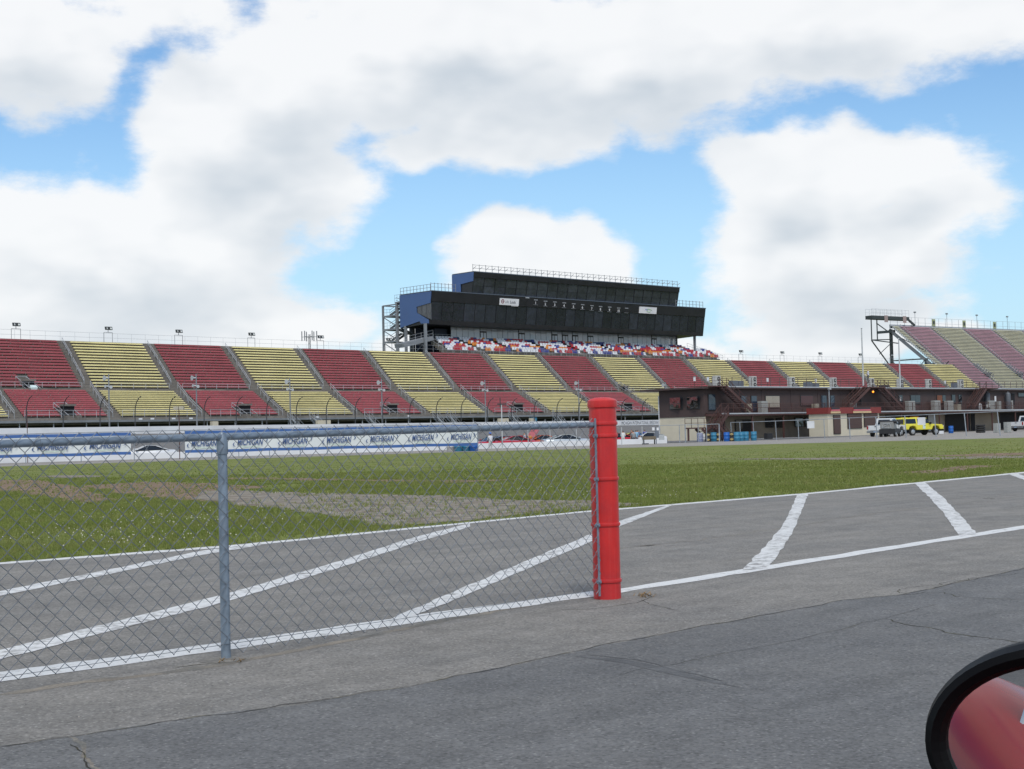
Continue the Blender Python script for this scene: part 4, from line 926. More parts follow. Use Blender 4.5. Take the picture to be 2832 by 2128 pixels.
# support columns, suites glass wall, doors
s_s0, zs1 = line_hit(1247, -1.0, 906); s_s1, _z2 = line_hit(1874, -1.0, 932); zsb = line_hit(1247, -1.0, 930)[1]
zs1 = ZLB + .1; zsb = zsb - .2
b = MB(); b.par(PB_(s_s0, -1.2, zsb - .55), PU * (s_s1 - s_s0), PN * .2, V((0, 0, .6))); b.build('suite_sill', m_blue, press)
b = MB(); b.par(PB_(sl0 + 3, -4.6, ZT), PU * (s_s0 - sl0 - 3), PN * .3, V((0, 0, ZLB - ZT))); b.par(PB_(s_s0, -4.8, ZT), PU * (s_s1 - s_s0), PN * .3, V((0, 0, ZLB - ZT))); b.build('back_wall', M('navy_wall', (.02, .03, .055), .6), press)
doors = [line_hit(x, -1.0, 930)[0] for x in (1337, 1443, 1534, 1563, 1591, 1633, 1717, 1809)]
edges = sorted([s_s0, s_s1] + [d - .85 for d in doors] + [d + .85 for d in doors])
for a, c in zip(edges[::2], edges[1::2]):
    if c - a < .4: continue
    n = max(1, round((c - a) / 1.45))
    for k in range(n):
        b = MB(); x = a + (c - a) * k / n; b.par(PB_(x + .04, -1.1, zsb), PU * ((c - a) / n - .08), PN * .04 + PU * random.uniform(-.0, .0), V((0, random.uniform(-.02, .02), zs1 - zsb))); b.build('suite_pane', m_suite, press)
for d in doors:
    b = MB(); b.par(PB_(d - .85, -1.12, zsb - 1.3), PU * 1.7, PN * .12, V((0, 0, zs1 - zsb + .5))); dr = b.build('suite_door', m_mull, press)
    for x in (-.68, .08): b = MB(); b.par(PB_(d + x, -.99, zsb - 1.15), PU * .6, PN * .02, V((0, 0, 2.2))); b.build('door_pane', m_suite, dr)
    b = MB(); b.par(PB_(d - .75, -.99, zs1 - .75), PU * 1.5, PN * .02, V((0, 0, .6))); b.build('transom', m_suite, dr)
for px, off in ((1177, 2.6), (1921, 2.2), (1872, -.9)):
    s, _q = line_hit(px, off, 940); b = MB(); b.bar(PB_(s, off, ZT - 8 if px < 1300 else ZT - 2), PB_(s, off, ZLB), .42 if px != 1872 else .2, up=PN); b.build('column', m_beam, press)
b = MB(); b.par(PB_(s_s0 - 3.3, -5, zsb - .4), PU * 3, PN * 3.2, V((0, 0, ZLB - zsb))); b.build('dark_lobby', M('navy_wall', (.02, .03, .055), .6), press)
# suite seating tier: coloured seats
tier_s0 = line_hit(1193, 1.0, 955)[0]; tier_s1 = line_hit(1955, 1.0, 970)[0]
nrow = 7; z_lo, z_hi = ZT + .35, zsb - .6; off_lo, off_hi = 5.2, -.4
seats = empty('suite_seating', PB_(tier_s0, 4, ZT), 'tier of multicoloured plastic seats below the press box windows', 'seating')
b = MB()
for r in range(nrow):
    t = r / nrow; z = z_lo + (z_hi - z_lo) * t; o = off_lo + (off_hi - off_lo) * t; o2 = off_lo + (off_hi - off_lo) * (r + 1) / nrow
    cut = 3.6 * (r / nrow)
    b.par(PB_(tier_s0 + cut * .4, o2 - .1, z - .6), PU * (tier_s1 - tier_s0 - cut * .4 - (.8 if r < 5 else 6)), PN * (o - o2 + .1), V((0, 0, .62)))
b.build('tier', m_conc, seats)
ais = [d + .1 for d in doors if True]; ais = [x for j, x in enumerate(ais) if j not in (3, 4)]; ais += [line_hit(1247, -1, 930)[0] + .1, line_hit(1880, -1, 930)[0]]
cols = [M('seat_white', (.72, .73, .75), .5), M('seat_red', (.42, .03, .04), .5), M('seat_orange', (.62, .22, .03), .5), M('seat_blue', (.05, .06, .24), .5)]
sb = [MB() for _ in cols]; ns = int((tier_s1 - tier_s0) / .72); rs = random.Random(3)
for r in range(nrow):
    t = (r + .35) / nrow; z = z_lo + (z_hi - z_lo) * r / nrow + .02; o = off_lo + (off_hi - off_lo) * t
    prevc = 0
    for k in range(ns):
        s = tier_s0 + .4 + k * .72 + (r % 2) * .3
        if s > tier_s1 - (1.2 if r < 5 else 6.6) or s < tier_s0 + 1.6 * t: continue
        if any(abs(s - x - (4.0 * (1 - t) - .6) * .55) < 1.0 for x in ais): continue
        ci = prevc if rs.random() < .34 else rs.choices(range(4), (.46, .28, .13, .13))[0]; prevc = ci
        c = PB_(s, o, z); q = sb[ci]; q.par(c + V((0, 0, .30)), PU * .58, PN * .42, V((0, 0, .09))); q.par(c + V((0, 0, .34)), PU * .58, PN * .09, V((0, 0, .62)) - PN * .1)
for q, m in zip(sb, cols): tag(q.build('seats', m, seats), kind='stuff')
b = MB()
railrun(None, [PB_(tier_s0, off_lo + .2, z_lo - .4), PB_(tier_s1, off_lo + .2, z_lo - .4)], 1.15, posts=1.6, r=.03, bb=b)
railrun(None, [PB_(tier_s0, off_lo + .2, z_lo - .3), PB_(tier_s0 - .2, off_hi, z_hi)], 1.1, posts=1.2, r=.03, bb=b)
railrun(None, [PB_(tier_s1, off_lo + .2, z_lo - .3), PB_(tier_s1 - 5.0, off_hi, z_hi)], 1.1, posts=1.2, r=.03, bb=b)
railrun(None, [PB_(tier_s0 + .8, off_hi - .2, z_hi), PB_(s_s0 - .2, off_hi - .2, z_hi)], 1.0, posts=1.2, r=.03, bb=b)
b.build('railing', m_rail, seats)
# stair tower at the left end
stw = empty('stair_tower', PB_(sl0 - 6, -2, ZT - 4), 'open grey steel stair tower at the left end of the press box', 'stair tower')
def tp(px, py, off): s, z = line_hit(px, off, py); return PB_(s, off, z)
TZ0 = ZT - 5; m_stairs = M('stair_grey_dark', (.11, .12, .13), .6, var=.12, scale=1)
def col(px_t, py_t, off, wdt=.4):
    p = tp(px_t, py_t, off); b = MB(); b.bar(V((p.x, p.y, TZ0)), p, wdt, up=PN); b.build('column', m_beam, stw); return p
OF_, OK_ = -6.4, -10.6
sT = (line_hit(1098, OF_, 900)[0] + line_hit(1061, OK_, 900)[0]) / 2; TW = 3.2
def TP(ds, off, z): return PB_(sT + ds, off, z)
zt1 = line_hit(1098, OF_, 836)[1]; zt0 = line_hit(1061, OK_, 853)[1]; ztp = (zt0 + zt1) / 2
for ds, off, z_, w_ in ((0, OF_, zt1, .42), (0, OK_, ztp, .32), (TW, OF_, zt1, .42), (TW, OK_, ztp, .32)):
    b = MB(); b.bar(TP(ds, off, TZ0), TP(ds, off, z_), w_, up=PN); b.build('column', m_beam, stw)
p2_ = line_hit(1122, -3.6, 903); b = MB(); b.bar(PB_(p2_[0], -3.6, TZ0), PB_(p2_[0], -3.6, ZLB), .42, up=PN); b.build('column', m_beam, stw)
p2_ = line_hit(1143, -4.6, 903); b = MB(); b.bar(PB_(p2_[0], -4.6, TZ0), PB_(p2_[0], -4.6, ZLB), .42, up=PN); b.build('column', m_dark, stw)
lz = [line_hit(1061, OK_, y)[1] for y in (946, 912, 875)]
for j, z in enumerate(lz):
    b = MB(); b.par(TP(-.1, OF_ - 2.4, z - .25), PU * (TW + .2), PN * -1.9, V((0, 0, .25))); b.par(TP(-.12, OF_, z - .3), PU * .2, PN * -4.2, V((0, 0, .32))); b.build('landing', m_beam, stw)
    b = MB(); railrun(None, [TP(0, OF_ - 2.2, z), TP(0, OK_ + .3, z)], 1.15, posts=.9, r=.03, bb=b); b.build('landing_railing', m_beam, stw)
    b = MB(); b.bar(TP(-.05, OK_, z - .2), TP(-.05, OF_, z - 2.2), .14); b.build('brace', m_beam, stw)
    for q in (0, 1):
        b = MB(); st0 = TP(.2 + q * 1.5, OK_ + 1.8, z) if q == 0 else TP(1.7, OF_ + .9, z + 1.22); en = TP(.2, OF_ + .9, z + 1.22) if q == 0 else TP(1.7, OK_ + 1.8, z + 2.45)
        b.bar(st0, en, .12, .40); b.bar(st0 + PU * 1.2, en + PU * 1.2, .12, .40)
        for k in range(8): e = st0.lerp(en, (k + .5) / 8); b.par(e - PN * .14, PN * .28, PU * 1.2, V((0, 0, .06)))
        for h_ in (.5, 1.0): b.bar(st0 + V((0, 0, h_)), en + V((0, 0, h_)), .06)
        b.build('stair_flight', m_stairs, stw)
    b = MB(); b.par(TP(0, OF_ + .2, z + 1.1), PU * TW, PN * 1.6, V((0, 0, .14))); b.build('half_landing', m_stairs, stw)
b = MB(); b.bar(TP(0, OF_, ztp), TP(0, OK_, ztp), .2); b.bar(TP(TW, OF_, ztp), TP(TW, OK_, ztp), .2); b.bar(TP(0, OK_, ztp), TP(TW, OK_, ztp), .2); b.build('top_frame', m_beam, stw)
b = MB(); b.par(TP(-.2, OF_ - .4, zt1 - .2), PU * TW, PN * 2.2, V((0, 0, .2))); railrun(None, [TP(-.2, OF_ - .4, zt1), TP(-.2, OF_ + 1.8, zt1)], 1.3, posts=.8, r=.03, bb=b); b.build('top_landing', m_beam, stw)
# bridge from the tower to the suites
a, c = tp(1104, 957, 1.0), tp(1186, 937, 1.0); b = MB(); b.bar(a, c, 2.6, .75); b.build('bridge', m_beam, stw)
railrun(stw, [a + V((0, 0, .35)) + PN * 1.2, c + V((0, 0, .35)) + PN * 1.2], 1.1, posts=1.4, r=.03, name='bridge_railing')
b = MB(); b.bar(tp(1150, 975, 1), tp(1175, 945, 1), .15); b.build('brace', m_beam, stw)

# ------------------------------------------------------------------ second, taller grandstand at the right
u2 = V((.80, .60, 0)); n2 = V((.60, -.80, 0))
TB = A(2462, 903, 384); T0 = V((TB.x, TB.y, 0)); ZT2 = TB.z; R2 = 29.0; ZB2 = 4.6; NR = 52
def SB(s, d, z): return V((T0.x, T0.y, z)) + u2 * s + n2 * d
def hit2(px, py):
    d = ray(px, py); k = T0.dot(n2) / d.dot(n2); return (CAM + d * k - T0).dot(u2)
AX = [hit2(x, 910) for x in (2481, 2567, 2656, 2738, 2821, 2905)]
m_pr = M('bench_pale_red', (.56, .30, .35), .55, var=.10, scale=.25, fine=.1, fscale=3); m_py = M('bench_pale_tan', (.64, .60, .41), .55, var=.10, scale=.25, fine=.1, fscale=3); m_conc2 = M('concrete_pale', (.27, .27, .275), .85, var=.12, scale=.5, spec=.2)  # bench colours lifted: distance haze is put into the pale paint
st2 = empty('grandstand', SB(0, R2, ZB2), 'taller steel-framed grandstand with haze-pale pink and tan blocks at the right edge', 'grandstand')
bl = [(0, AX[0], m_py)] + [(AX[k], AX[k + 1], m_pr if k % 2 == 0 else m_py) for k in range(5)]
for (a, c, mt) in bl:
    b = MB(); bench = MB(); pz = ZT2
    b.quad(SB(a, 0, ZT2), SB(c, 0, ZT2), SB(c, .6, ZT2), SB(a, .6, ZT2))
    for r in range(NR):
        d = .6 + (R2 - .6) * r / NR; d2 = .6 + (R2 - .6) * (r + 1) / NR; z = ZT2 - (ZT2 - ZB2) * ((r + 1) / NR) ** 1.0
        b.quad(SB(a, d, pz), SB(c, d, pz), SB(c, d, z), SB(a, d, z)); b.quad(SB(a, d, z), SB(c, d, z), SB(c, d2, z), SB(a, d2, z)); pz = z
        bench.par(SB(a + .5 if a else a, d + .14, z + .26), u2 * (c - a - (1.0 if a else .5)), n2 * .2, V((0, 0, .17)))
    bk = b.build('seating_block', m_conc2, st2, fix=False); tag(bench.build('bench', mt, bk), kind='stuff')
    b = MB(); b.bar(SB(c, 1, ZT2 + .6), SB(c, 14, ZT2 - (ZT2 - ZB2) * 13.4 / R2 + .6), .07); b.bar(SB(c, 14.6, ZT2 - (ZT2 - ZB2) * 14 / R2 + .6), SB(c, R2, ZB2 + .6), .07)
    for q in range(24): d = 1 + q * 1.2; z = ZT2 - (ZT2 - ZB2) * d / R2; b.bar(SB(c, d, z), SB(c, d, z + .6), .06, up=(1, .2, 0))
    b.build('aisle_railing', m_rail, st2)
    # mid-height entry
    b = MB(); d = 17.2; z = ZT2 - (ZT2 - ZB2) * d / R2; b.par(SB(c - .8, d - 2.4, z + .1), u2 * 1.6, n2 * 4.4, V((0, 0, .1)) ); 
    for s_ in (-.8, .8):
        for dz in (.5, 1.0): b.bar(SB(c + s_, d - 2.6, z + 2.0 + dz), SB(c + s_, d + 2.4, z - 1.4 + dz), .12)
    for q in range(6): b.bar(SB(c - .8, d - 2.4 + q * .9, z + 1.9 - q * .66), SB(c - .8, d - 2.4 + q * .9, z + 2.9 - q * .66), .1, up=(1, .2, 0))
    b.build('entry_opening', [m_beam], st2)
sE = AX[-1]
b = MB()
for k in range(26): s = k * sE / 25; b.bar(SB(s, .05, ZT2 - .1), SB(s, .05, ZT2 + 2.6), .07, up=(1, .2, 0))
for dz in (1.2, 2.6): b.bar(SB(0, .05, ZT2 + dz), SB(sE, .05, ZT2 + dz), .05)
b.par(SB(0, -.3, ZT2 - .5), u2 * sE, n2 * .3, V((0, 0, 1.0))); b.build('back_railing', m_rail, st2)
for px in (2582, 2666, 2750): s = hit2(px, 900); b = MB(); b.par(SB(s - .8, .1, ZT2 + .5), u2 * 1.4, n2 * .06, V((0, 0, 1.9))); b.par(SB(s - .5, .17, ZT2 + 1.0), u2 * .8, n2 * .03, V((0, 0, .9)), 1); b.build('section_sign', [M('sign_olive', (.33, .36, .2), .6), M('sign_dark', (.06, .07, .07), .6)], st2)
b = MB()
for px in (2532, 2620, 2703, 2787): s = hit2(px, 900); b.bar(SB(s, -.1, ZT2), SB(s, -.1, ZT2 + 4.0), .08, up=(1, .2, 0)); b.par(SB(s - .3, -.3, ZT2 + 3.9), u2 * .6, n2 * .4, V((0, 0, .35)))
b.build('roof_lamp', m_beam, st2)
# raker beam, columns and bracing under the open left edge
b = MB(); b.bar(SB(.1, -.4, ZT2 - .9), SB(.1, R2, ZB2 - .9), .35, .8); b.build('raker_beam', m_beam, st2)
b = MB()
for k in range(NR):
    d = .6 + (R2 - .6) * (k + .5) / NR; z = ZT2 - (ZT2 - ZB2) * (k + .5) / NR; b.par(SB(-.25, d, z - .35), u2 * .2, n2 * .5, V((0, 0, .4)))
b.build('step_end', M('step_light', (.5, .52, .52), .6), st2)
m_dgs = M('dark_green_steel', (.045, .055, .055), .6, var=.12, scale=1)
cols2 = []
for s, d in ((.2, .0), (.2, 11.0), (9.5, 6.5), (.2, 18.5), (9.5, 15)):
    z = ZT2 - (ZT2 - ZB2) * max(0, d) / R2 - .8; b = MB(); b.bar(SB(s, d, 0), SB(s, d, z), .65, up=n2); b.build('column', m_dgs, st2); cols2.append((s, d, z))
b = MB(); zz = ZT2 - 9.2
b.bar(SB(.2, 0, zz), SB(.2, 11, zz), .28); b.bar(SB(.2, 0, zz), SB(9.5, 6.5, zz + .4), .28)
for (d0, z0_, d1, z1_) in ((0, zz, 11, zz - 10), (0, zz - 10, 11, zz), (11, zz - 1, 18, zz - 8), (11, zz - 8, 18, zz - 1), (3, ZT2 - 3.2, 11, zz + 2)): b.bar(SB(.2, d0, z0_), SB(.2, d1, z1_), .16)
b.build('brace', m_dgs, st2)
# overhanging platform at the top corner
plat = [tuple(hit2(x, 890) for x in (2407, 2510))]; pa, pb_ = plat[0]; zp = A(2440, 889, 388).z
b = MB(); b.par(SB(pa, -1.6, zp), u2 * (pb_ - pa), n2 * 2.2, V((0, 0, .95))); b.build('platform', m_dgs, st2)
b = MB(); railrun(None, [SB(pa, .5, zp + .9), SB(pb_, .5, zp + .9)], 1.8, posts=1.5, r=.03, bb=b); railrun(None, [SB(pa, -1.5, zp + .9), SB(pb_, -1.5, zp + .9)], 1.8, posts=1.5, r=.03, bb=b); b.build('platform_railing', m_rail, st2)
b = MB()
for s in (pa + .1, pa + 2.4): b.bar(SB(s, .2, zp - 5.6), SB(s, .2, zp), .22, up=n2)
b.bar(SB(pa, .2, zp - 5.5), SB(.2, .2, zp - 5.2), .25); b.bar(SB(pa, .2, zp - 5.5), SB(.2, 2.5, zp - 6.4), .25); b.bar(SB(pa, .2, zp - 5.6), SB(.2, 0, zp - 13.0), .25); b.bar(SB(pa + 2.2, .2, zp - 1.0), SB(.2, .2, zp - 3.8), .2); b.bar(SB(.4, 0, zp - 6), SB(pa + 3.0, .2, zp - 9.2), .14)
b.bar(SB(pa + 2.5, .2, zp - 3.5), SB(1.2, .4, zp - 3.0), .5, .7); b.build('platform_frame', m_dgs, st2)
b = MB(); b.bar(SB(pb_, .2, zp + .3), SB(pb_ + 2.2, .6, ZT2 + .4), .4, .5); b.build('platform_stair', m_dgs, st2)
b = MB()
for f_ in (.32, .82): b.par(SB(pa + (pb_ - pa) * f_, .66, zp - .7), u2 * 1.4, n2 * .05, V((0, 0, 1.8)))
b.build('platform_panel', M('faded_panel', (.36, .28, .26), .7), st2)
# ------------------------------------------------------------------ pit building
bu = V((math.cos(rad(44)), math.sin(rad(44)), 0)); bn_ = V((bu.y, -bu.x, 0))
cx = A(1950, 1144, 163); BO = V((cx.x, cx.y, 0))
def BP(s, d, z): return BO + bu * s + bn_ * d + V((0, 0, z))
def bh(px, py, d=0.0):
    o = BO + bn_ * d; r = ray(px, py); k = o.dot(bn_) / r.dot(bn_); p = CAM + r * k; return (p - BO).dot(bu), p.z
ZF, ZR = 3.0, 6.0
m_brown = M('brown_siding', (.072, .047, .043), .7, var=.12, scale=.7, fine=.06, fscale=6, col2=(.06, .04, .038), c2=(.45, .65)); m_tan = M('tan_block', (.27, .225, .17), .8, var=.1, scale=.8, col2=(.22, .185, .145), c2=(.5, .7))
m_rust = M('brown_steel', (.085, .038, .032), .55, var=.12, scale=2); m_cream = M('cream_paint', (.62, .56, .43), .6, var=.06, scale=1); m_win = glassmat('dark_window', (.012, .014, .02), .05, .1, .5, .8); m_winb = glassmat('door_glass', (.03, .045, .07), .08, .1, .5, .7)
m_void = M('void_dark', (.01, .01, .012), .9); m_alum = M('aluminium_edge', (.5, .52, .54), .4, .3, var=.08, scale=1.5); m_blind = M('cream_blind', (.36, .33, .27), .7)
m_reflw = glassmat('end_window_glass', (.02, .018, .012), .02, .1, .4, 1.0)
for m_ in (m_reflw,): m_.node_tree.nodes['Principled BSDF'].inputs['IOR'].default_value = 2.4
pit = empty('pit_building', BO, 'long two-storey brown pit building with balcony, stairs and flat roof', 'building')
SE = 84.0; BD = 6.6
siding_ed = [0.0] + sorted(bh(x, 1100)[0] for x in (2106, 2186, 2261, 2324, 2352, 2479, 2584)) + [SE]
for a, c in zip(siding_ed[:-1], siding_ed[1:]):
    b = MB(); b.par(BP(a + .03, 0, ZF), bu * (c - a - .06), bn_ * -.3, V((0, 0, ZR - ZF - .22))); b.build('wall_panel', m_brown, pit)
b = MB(); b.par(BP(.02, -.12, ZF), bu * (SE - .04), bn_ * -(BD - .3), V((0, 0, ZR - ZF - .24))); b.build('upper_core', m_void, pit)
b = MB(); b.par(BP(-.12, 0, ZF - .35), bn_ * -BD, bu * .14, V((0, 0, ZR - ZF + .1))); b.build('end_wall', m_brown, pit)
b = MB(); b.par(BP(-.15, -BD, 0), bn_ * -.12, bu * .3, V((0, 0, ZR - .8))); b.build('corner_trim', m_white, pit)
b = MB(); b.par(BP(-.06, 0, 0), bn_ * -BD, bu * .2, V((0, 0, ZF - .35))); b.build('lower_end_wall', m_cream, pit)
b = MB(); b.par(BP(.05, -.05, 0), bu * SE, bn_ * -.3, V((0, 0, ZF - .2))); b.build('lower_wall', m_tan, pit)
# end windows
for k, (f0, f1) in enumerate(((.28, .55), (.66, .93))):
    d0, d1 = -BD * (1 - f0) - .2, -BD * (1 - f1) - .2
    b = MB(); b.par(BP(-.17, d0 - .08, ZF + .55), bn_ * (d1 - d0 + .16), bu * .05, V((0, 0, 1.45))); fr = b.build('window_frame', m_dark, pit)
    b = MB(); b.par(BP(-.19, d0, ZF + .63), bn_ * (d1 - d0) - bu * .30, bu * .03, V((0, 0, 1.30))); b.build('window_pane', m_reflw, fr)
# roof slab with pale edge, overhanging the end
b = MB(); b.par(BP(-1.0, .5, ZR - .22), bu * (SE + 1), bn_ * -(BD + 2.6), V((0, 0, .2))); rf = b.build('roof', m_brown, pit)
b = MB(); b.par(BP(2.6, .5, ZR - .04), bu * (SE - 2.6), bn_ * .06, V((0, 0, .14))); b.build('roof_edge', m_alum, rf)
# balcony slab
BW = 2.3
b = MB(); b.par(BP(0, .02, ZF - .34), bu * SE, bn_ * BW, V((0, 0, .30))); bal = b.build('balcony', m_rust, pit)
b = MB(); b.par(BP(0, BW + .02, ZF - .16), bu * SE, bn_ * .05, V((0, 0, .14))); b.build('balcony_edge', m_alum, bal)
b = MB()
for z in (.55, 1.05): b.bar(BP(0, BW - .05, ZF + z), BP(SE, BW - .05, ZF + z), .045)
b.build('balcony_rail', m_rust, bal)
for k in range(38): b = MB(); s = .05 + k * 2.25; b.bar(BP(s, BW - .05, ZF - .03), BP(s, BW - .05, ZF + 1.05), .055, up=bn_); b.build('baluster', m_rust, bal)
def meshpanel(s0, s1, d, z0, z1, mat, name, parent, pitch=.16):
    b = MB(); n = int((s1 - s0) / pitch)
    for k in range(n): s = s0 + k * pitch; b.bar(BP(s, d, z0), BP(s, d, z1), .012, up=bn_)
    for j in range(int((z1 - z0) / pitch)): b.bar(BP(s0, d, z0 + j * pitch), BP(s1, d, z0 + j * pitch), .012)
    return tag(b.build(name, mat, parent), kind='stuff')
meshpanel(0, SE, BW - .05, ZF, ZF + 1.0, m_rust, 'balcony_mesh', bal)
for px in (1998, 2082, 2168, 2250, 2330, 2410, 2495, 2600, 2677, 2746, 2810):
    s = bh(px, 1180, BW - .1)[0]; b = MB(); b.bar(BP(s, BW - .15, 0), BP(s, BW - .15, ZF - .34), .14, up=bn_); b.build('balcony_column', m_rust, pit)
# openings on the facade, placed from their seen corners
def opening(px0, py0, px1, py1, name, mat, d=.0, frame=m_dark, split=0):
    s0, z1 = bh(px0, py0, d); s1, _ = bh(px1, py0, d); z0 = bh(px0, py1, d)[1]
    b = MB(); b.par(BP(s0 - .07, d + .02, z0 - .07), bu * (s1 - s0 + .14), bn_ * .06, V((0, 0, z1 - z0 + .14))); fr = b.build(name, frame, pit)
    n = max(1, split)
    for k in range(n): b = MB(); b.par(BP(s0 + (s1 - s0) * k / n + .02, d + .085, z0), bu * ((s1 - s0) / n - .04), bn_ * .02, V((0, 0, z1 - z0))); b.build('pane', mat, fr)
    return fr
for q in ((2048, 1096, 2063, 1138), (2076, 1096, 2091, 1138), (2270, 1095, 2284, 1138), (2295, 1095, 2306, 1138)): opening(*q, 'door', m_winb)
opening(2116, 1096, 2154, 1127, 'window', m_blind, split=2); opening(2213, 1095, 2246, 1122, 'window', M('red_curtain', (.10, .055, .055), .6)); opening(1958, 1092, 1976, 1134, 'door', m_winb)
opening(2368, 1097, 2380, 1120, 'door', m_void); opening(2464, 1095, 2476, 1122, 'door', m_void); opening(2484, 1094, 2494, 1118, 'window', m_win); opening(2517, 1094, 2543, 1117, 'window', m_win, split=2)
opening(2590, 1094, 2604, 1116, 'window', M('orange_blind', (.20, .075, .04), .7)); opening(2604.5, 1094, 2613, 1116, 'window', m_win); opening(2631, 1093, 2640, 1116, 'window', m_win); opening(2650, 1093, 2658, 1122, 'door', m_win); opening(2797, 1090, 2804, 1120, 'door', m_void); opening(2815, 1088, 2832, 1097, 'window', m_win)
for q in ((2033, 1163, 2080, 1194), (2117, 1160, 2138, 1182), (2146, 1159, 2166, 1182), (2198, 1158, 2219, 1180), (2226, 1158, 2246, 1180), (2265, 1158, 2288, 1190)): opening(*q, 'window', m_win, .05 - .05)
opening(1957, 1178, 1979, 1196, 'window', M('grey_panel', (.07, .07, .075), .6)); opening(1999, 1166, 2003, 1212, 'door', m_rust)
for q in ((2450, 1150, 2560, 1198), (2614, 1146, 2680, 1192), (2685, 1146, 2694, 1191), (2765, 1143, 2832, 1186)): opening(*q, 'garage_opening', m_void)
opening(2565, 1148, 2585, 1192, 'door', M('white_door', (.42, .43, .42), .6))
# posters and notices on the wall
b = MB(); s, z = bh(2749, 1097); b.par(BP(s, .06, z - .75), bu * .5, bn_ * .02, V((0, 0, .8))); b.build('notice', m_white, pit)
b = MB(); s, z = bh(2486.5, 1099); b.par(BP(s, .11, z - .5), bu * .3, bn_ * .02, V((0, 0, .5))); b.build('notice', M('paper_grey', (.4, .4, .4), .7), pit)
# stairs
def stairs(s0, z0, s1, z1, d, wd_, mat=m_rust, name='staircase', rail=True):
    root = MB(); a, c = BP(s0, d, z0), BP(s1, d, z1)
    for o in (0, wd_): root.bar(a + bn_ * o, c + bn_ * o, .07, .32)
    st = root.build(name, mat, pit); n = max(4, int(abs(z1 - z0) / .19))
    for j in range(n):
        b = MB(); p = a.lerp(c, (j + .5) / n); b.par(p - bu * .14, bu * .28, bn_ * wd_, V((0, 0, .045))); b.build('tread', mat, st)
    if rail:
        b = MB()
        for o in (0, wd_):
            for h in (.5, .95): b.bar(a + bn_ * o + V((0, 0, h)), c + bn_ * o + V((0, 0, h)), .045)
            for j in range(5): p = a.lerp(c, j / 4) + bn_ * o; b.bar(p, p + V((0, 0, .95)), .05, up=bn_)
        b.build('stair_rail', mat, st)
    return st
sa = bh(1996, 1070, .9)[0]; sb_ = bh(2068, 1144, .9)[0]; stairs(sa, ZR, sb_, ZF + .1, .6, 1.0)
b = MB(); b.par(BP(.0, .5, ZR - .05), bu * sa, bn_ * 1.1, V((0, 0, .14))); b.build('stair_landing', m_rust, pit)
sc0 = bh(2393, 1070, .9)[0]; sc1 = bh(2432, 1071, .9)[0]; stairs(bh(2336, 1120, .9)[0], ZF + .4, sc0, ZR, .6, 1.0); stairs(sc1, ZR, bh(2490, 1140, .9)[0], ZF + .1, .6, 1.0)
b = MB(); b.par(BP(sc0, .5, ZR - .05), bu * (sc1 - sc0), bn_ * 1.2, V((0, 0, .14))); b.build('stair_landing', m_rust, pit)
sd0 = bh(2716, 1076, .9)[0]; stairs(bh(2680, 1118, .9)[0], ZF + .2, sd0, ZR, .6, 1.0); b = MB(); b.par(BP(sd0, .5, ZR - .05), bu * 3.2, bn_ * 1.2, V((0, 0, .14))); b.build('stair_landing', m_rust, pit)
stairs(-1.9, .9, .55, ZF, BW - .5, 1.1); stairs(-1.0, .0, -2.6, 1.4, BW + .9, .9)
b = MB(); b.par(BP(-6.0, BW - .4, 1.3), bu * 3.4, bn_ * 1.0, V((0, 0, .14))); b.bar(BP(-5.9, BW, 0), BP(-5.9, BW, 1.3), .16, up=bn_); b.bar(BP(-2.8, BW, 0), BP(-2.8, BW, 1.3), .16, up=bn_); ld = b.build('stair_landing', m_rust, pit)
b = MB(); railrun(None, [BP(-6.0, BW + .55, 1.42), BP(-2.7, BW + .55, 1.42)], 1.0, posts=1.1, r=.035, bb=b); railrun(None, [BP(-6.0, BW - .35, 1.42), BP(-6.0, BW + .55, 1.42)], 1.0, posts=1.1, r=.035, bb=b); b.build('landing_rail', m_rust, ld)
stairs(-4.4, 1.3, -2.6, 0.05, BW - .2, .9, rail=False)
# roof rail
b = MB()
for z in (.35, .7, 1.1): b.bar(BP(-.8, .3, ZR + z), BP(SE, .3, ZR + z), .03)
for k in range(46): s = -.8 + k * 1.85; b.bar(BP(s, .3, ZR - .02), BP(s, .3, ZR + 1.1), .05, up=bn_)
b.bar(BP(-.8, .3, ZR + 1.1), BP(-.8, -BD - 1, ZR + 1.1), .03); b.build('roof_rail', M('rail_brownish', (.13, .10, .095), .6), pit)
b = MB(); s, z = bh(2291, 1075, .56); b.bar(BP(s, .62, ZF), BP(s, .62, ZR), .09, up=bn_); b.par(BP(s - .2, .56, ZR - .25), bu * .4, bn_ * .3, V((0, 0, .3))); b.build('downpipe', m_alum, pit)
# amber lamp, lit
s, z = bh(2390, 1083, .6); m_amb = M('amber_glow', (1.0, .30, .02), .4, emit=2.2)
b = MB(); c = BP(s, 1.9, z - .1); b.lathe([(.001, -.13), (.09, -.1), (.13, 0), (.09, .1), (.001, .13)], c, 10); am_ = b.build('amber_lamp', m_amb, pit, True)
b = MB(); b.bar(c + V((0, 0, .12)), c + V((0, 0, .3)), .1, up=bn_); b.build('lamp_bracket', m_rust, am_)
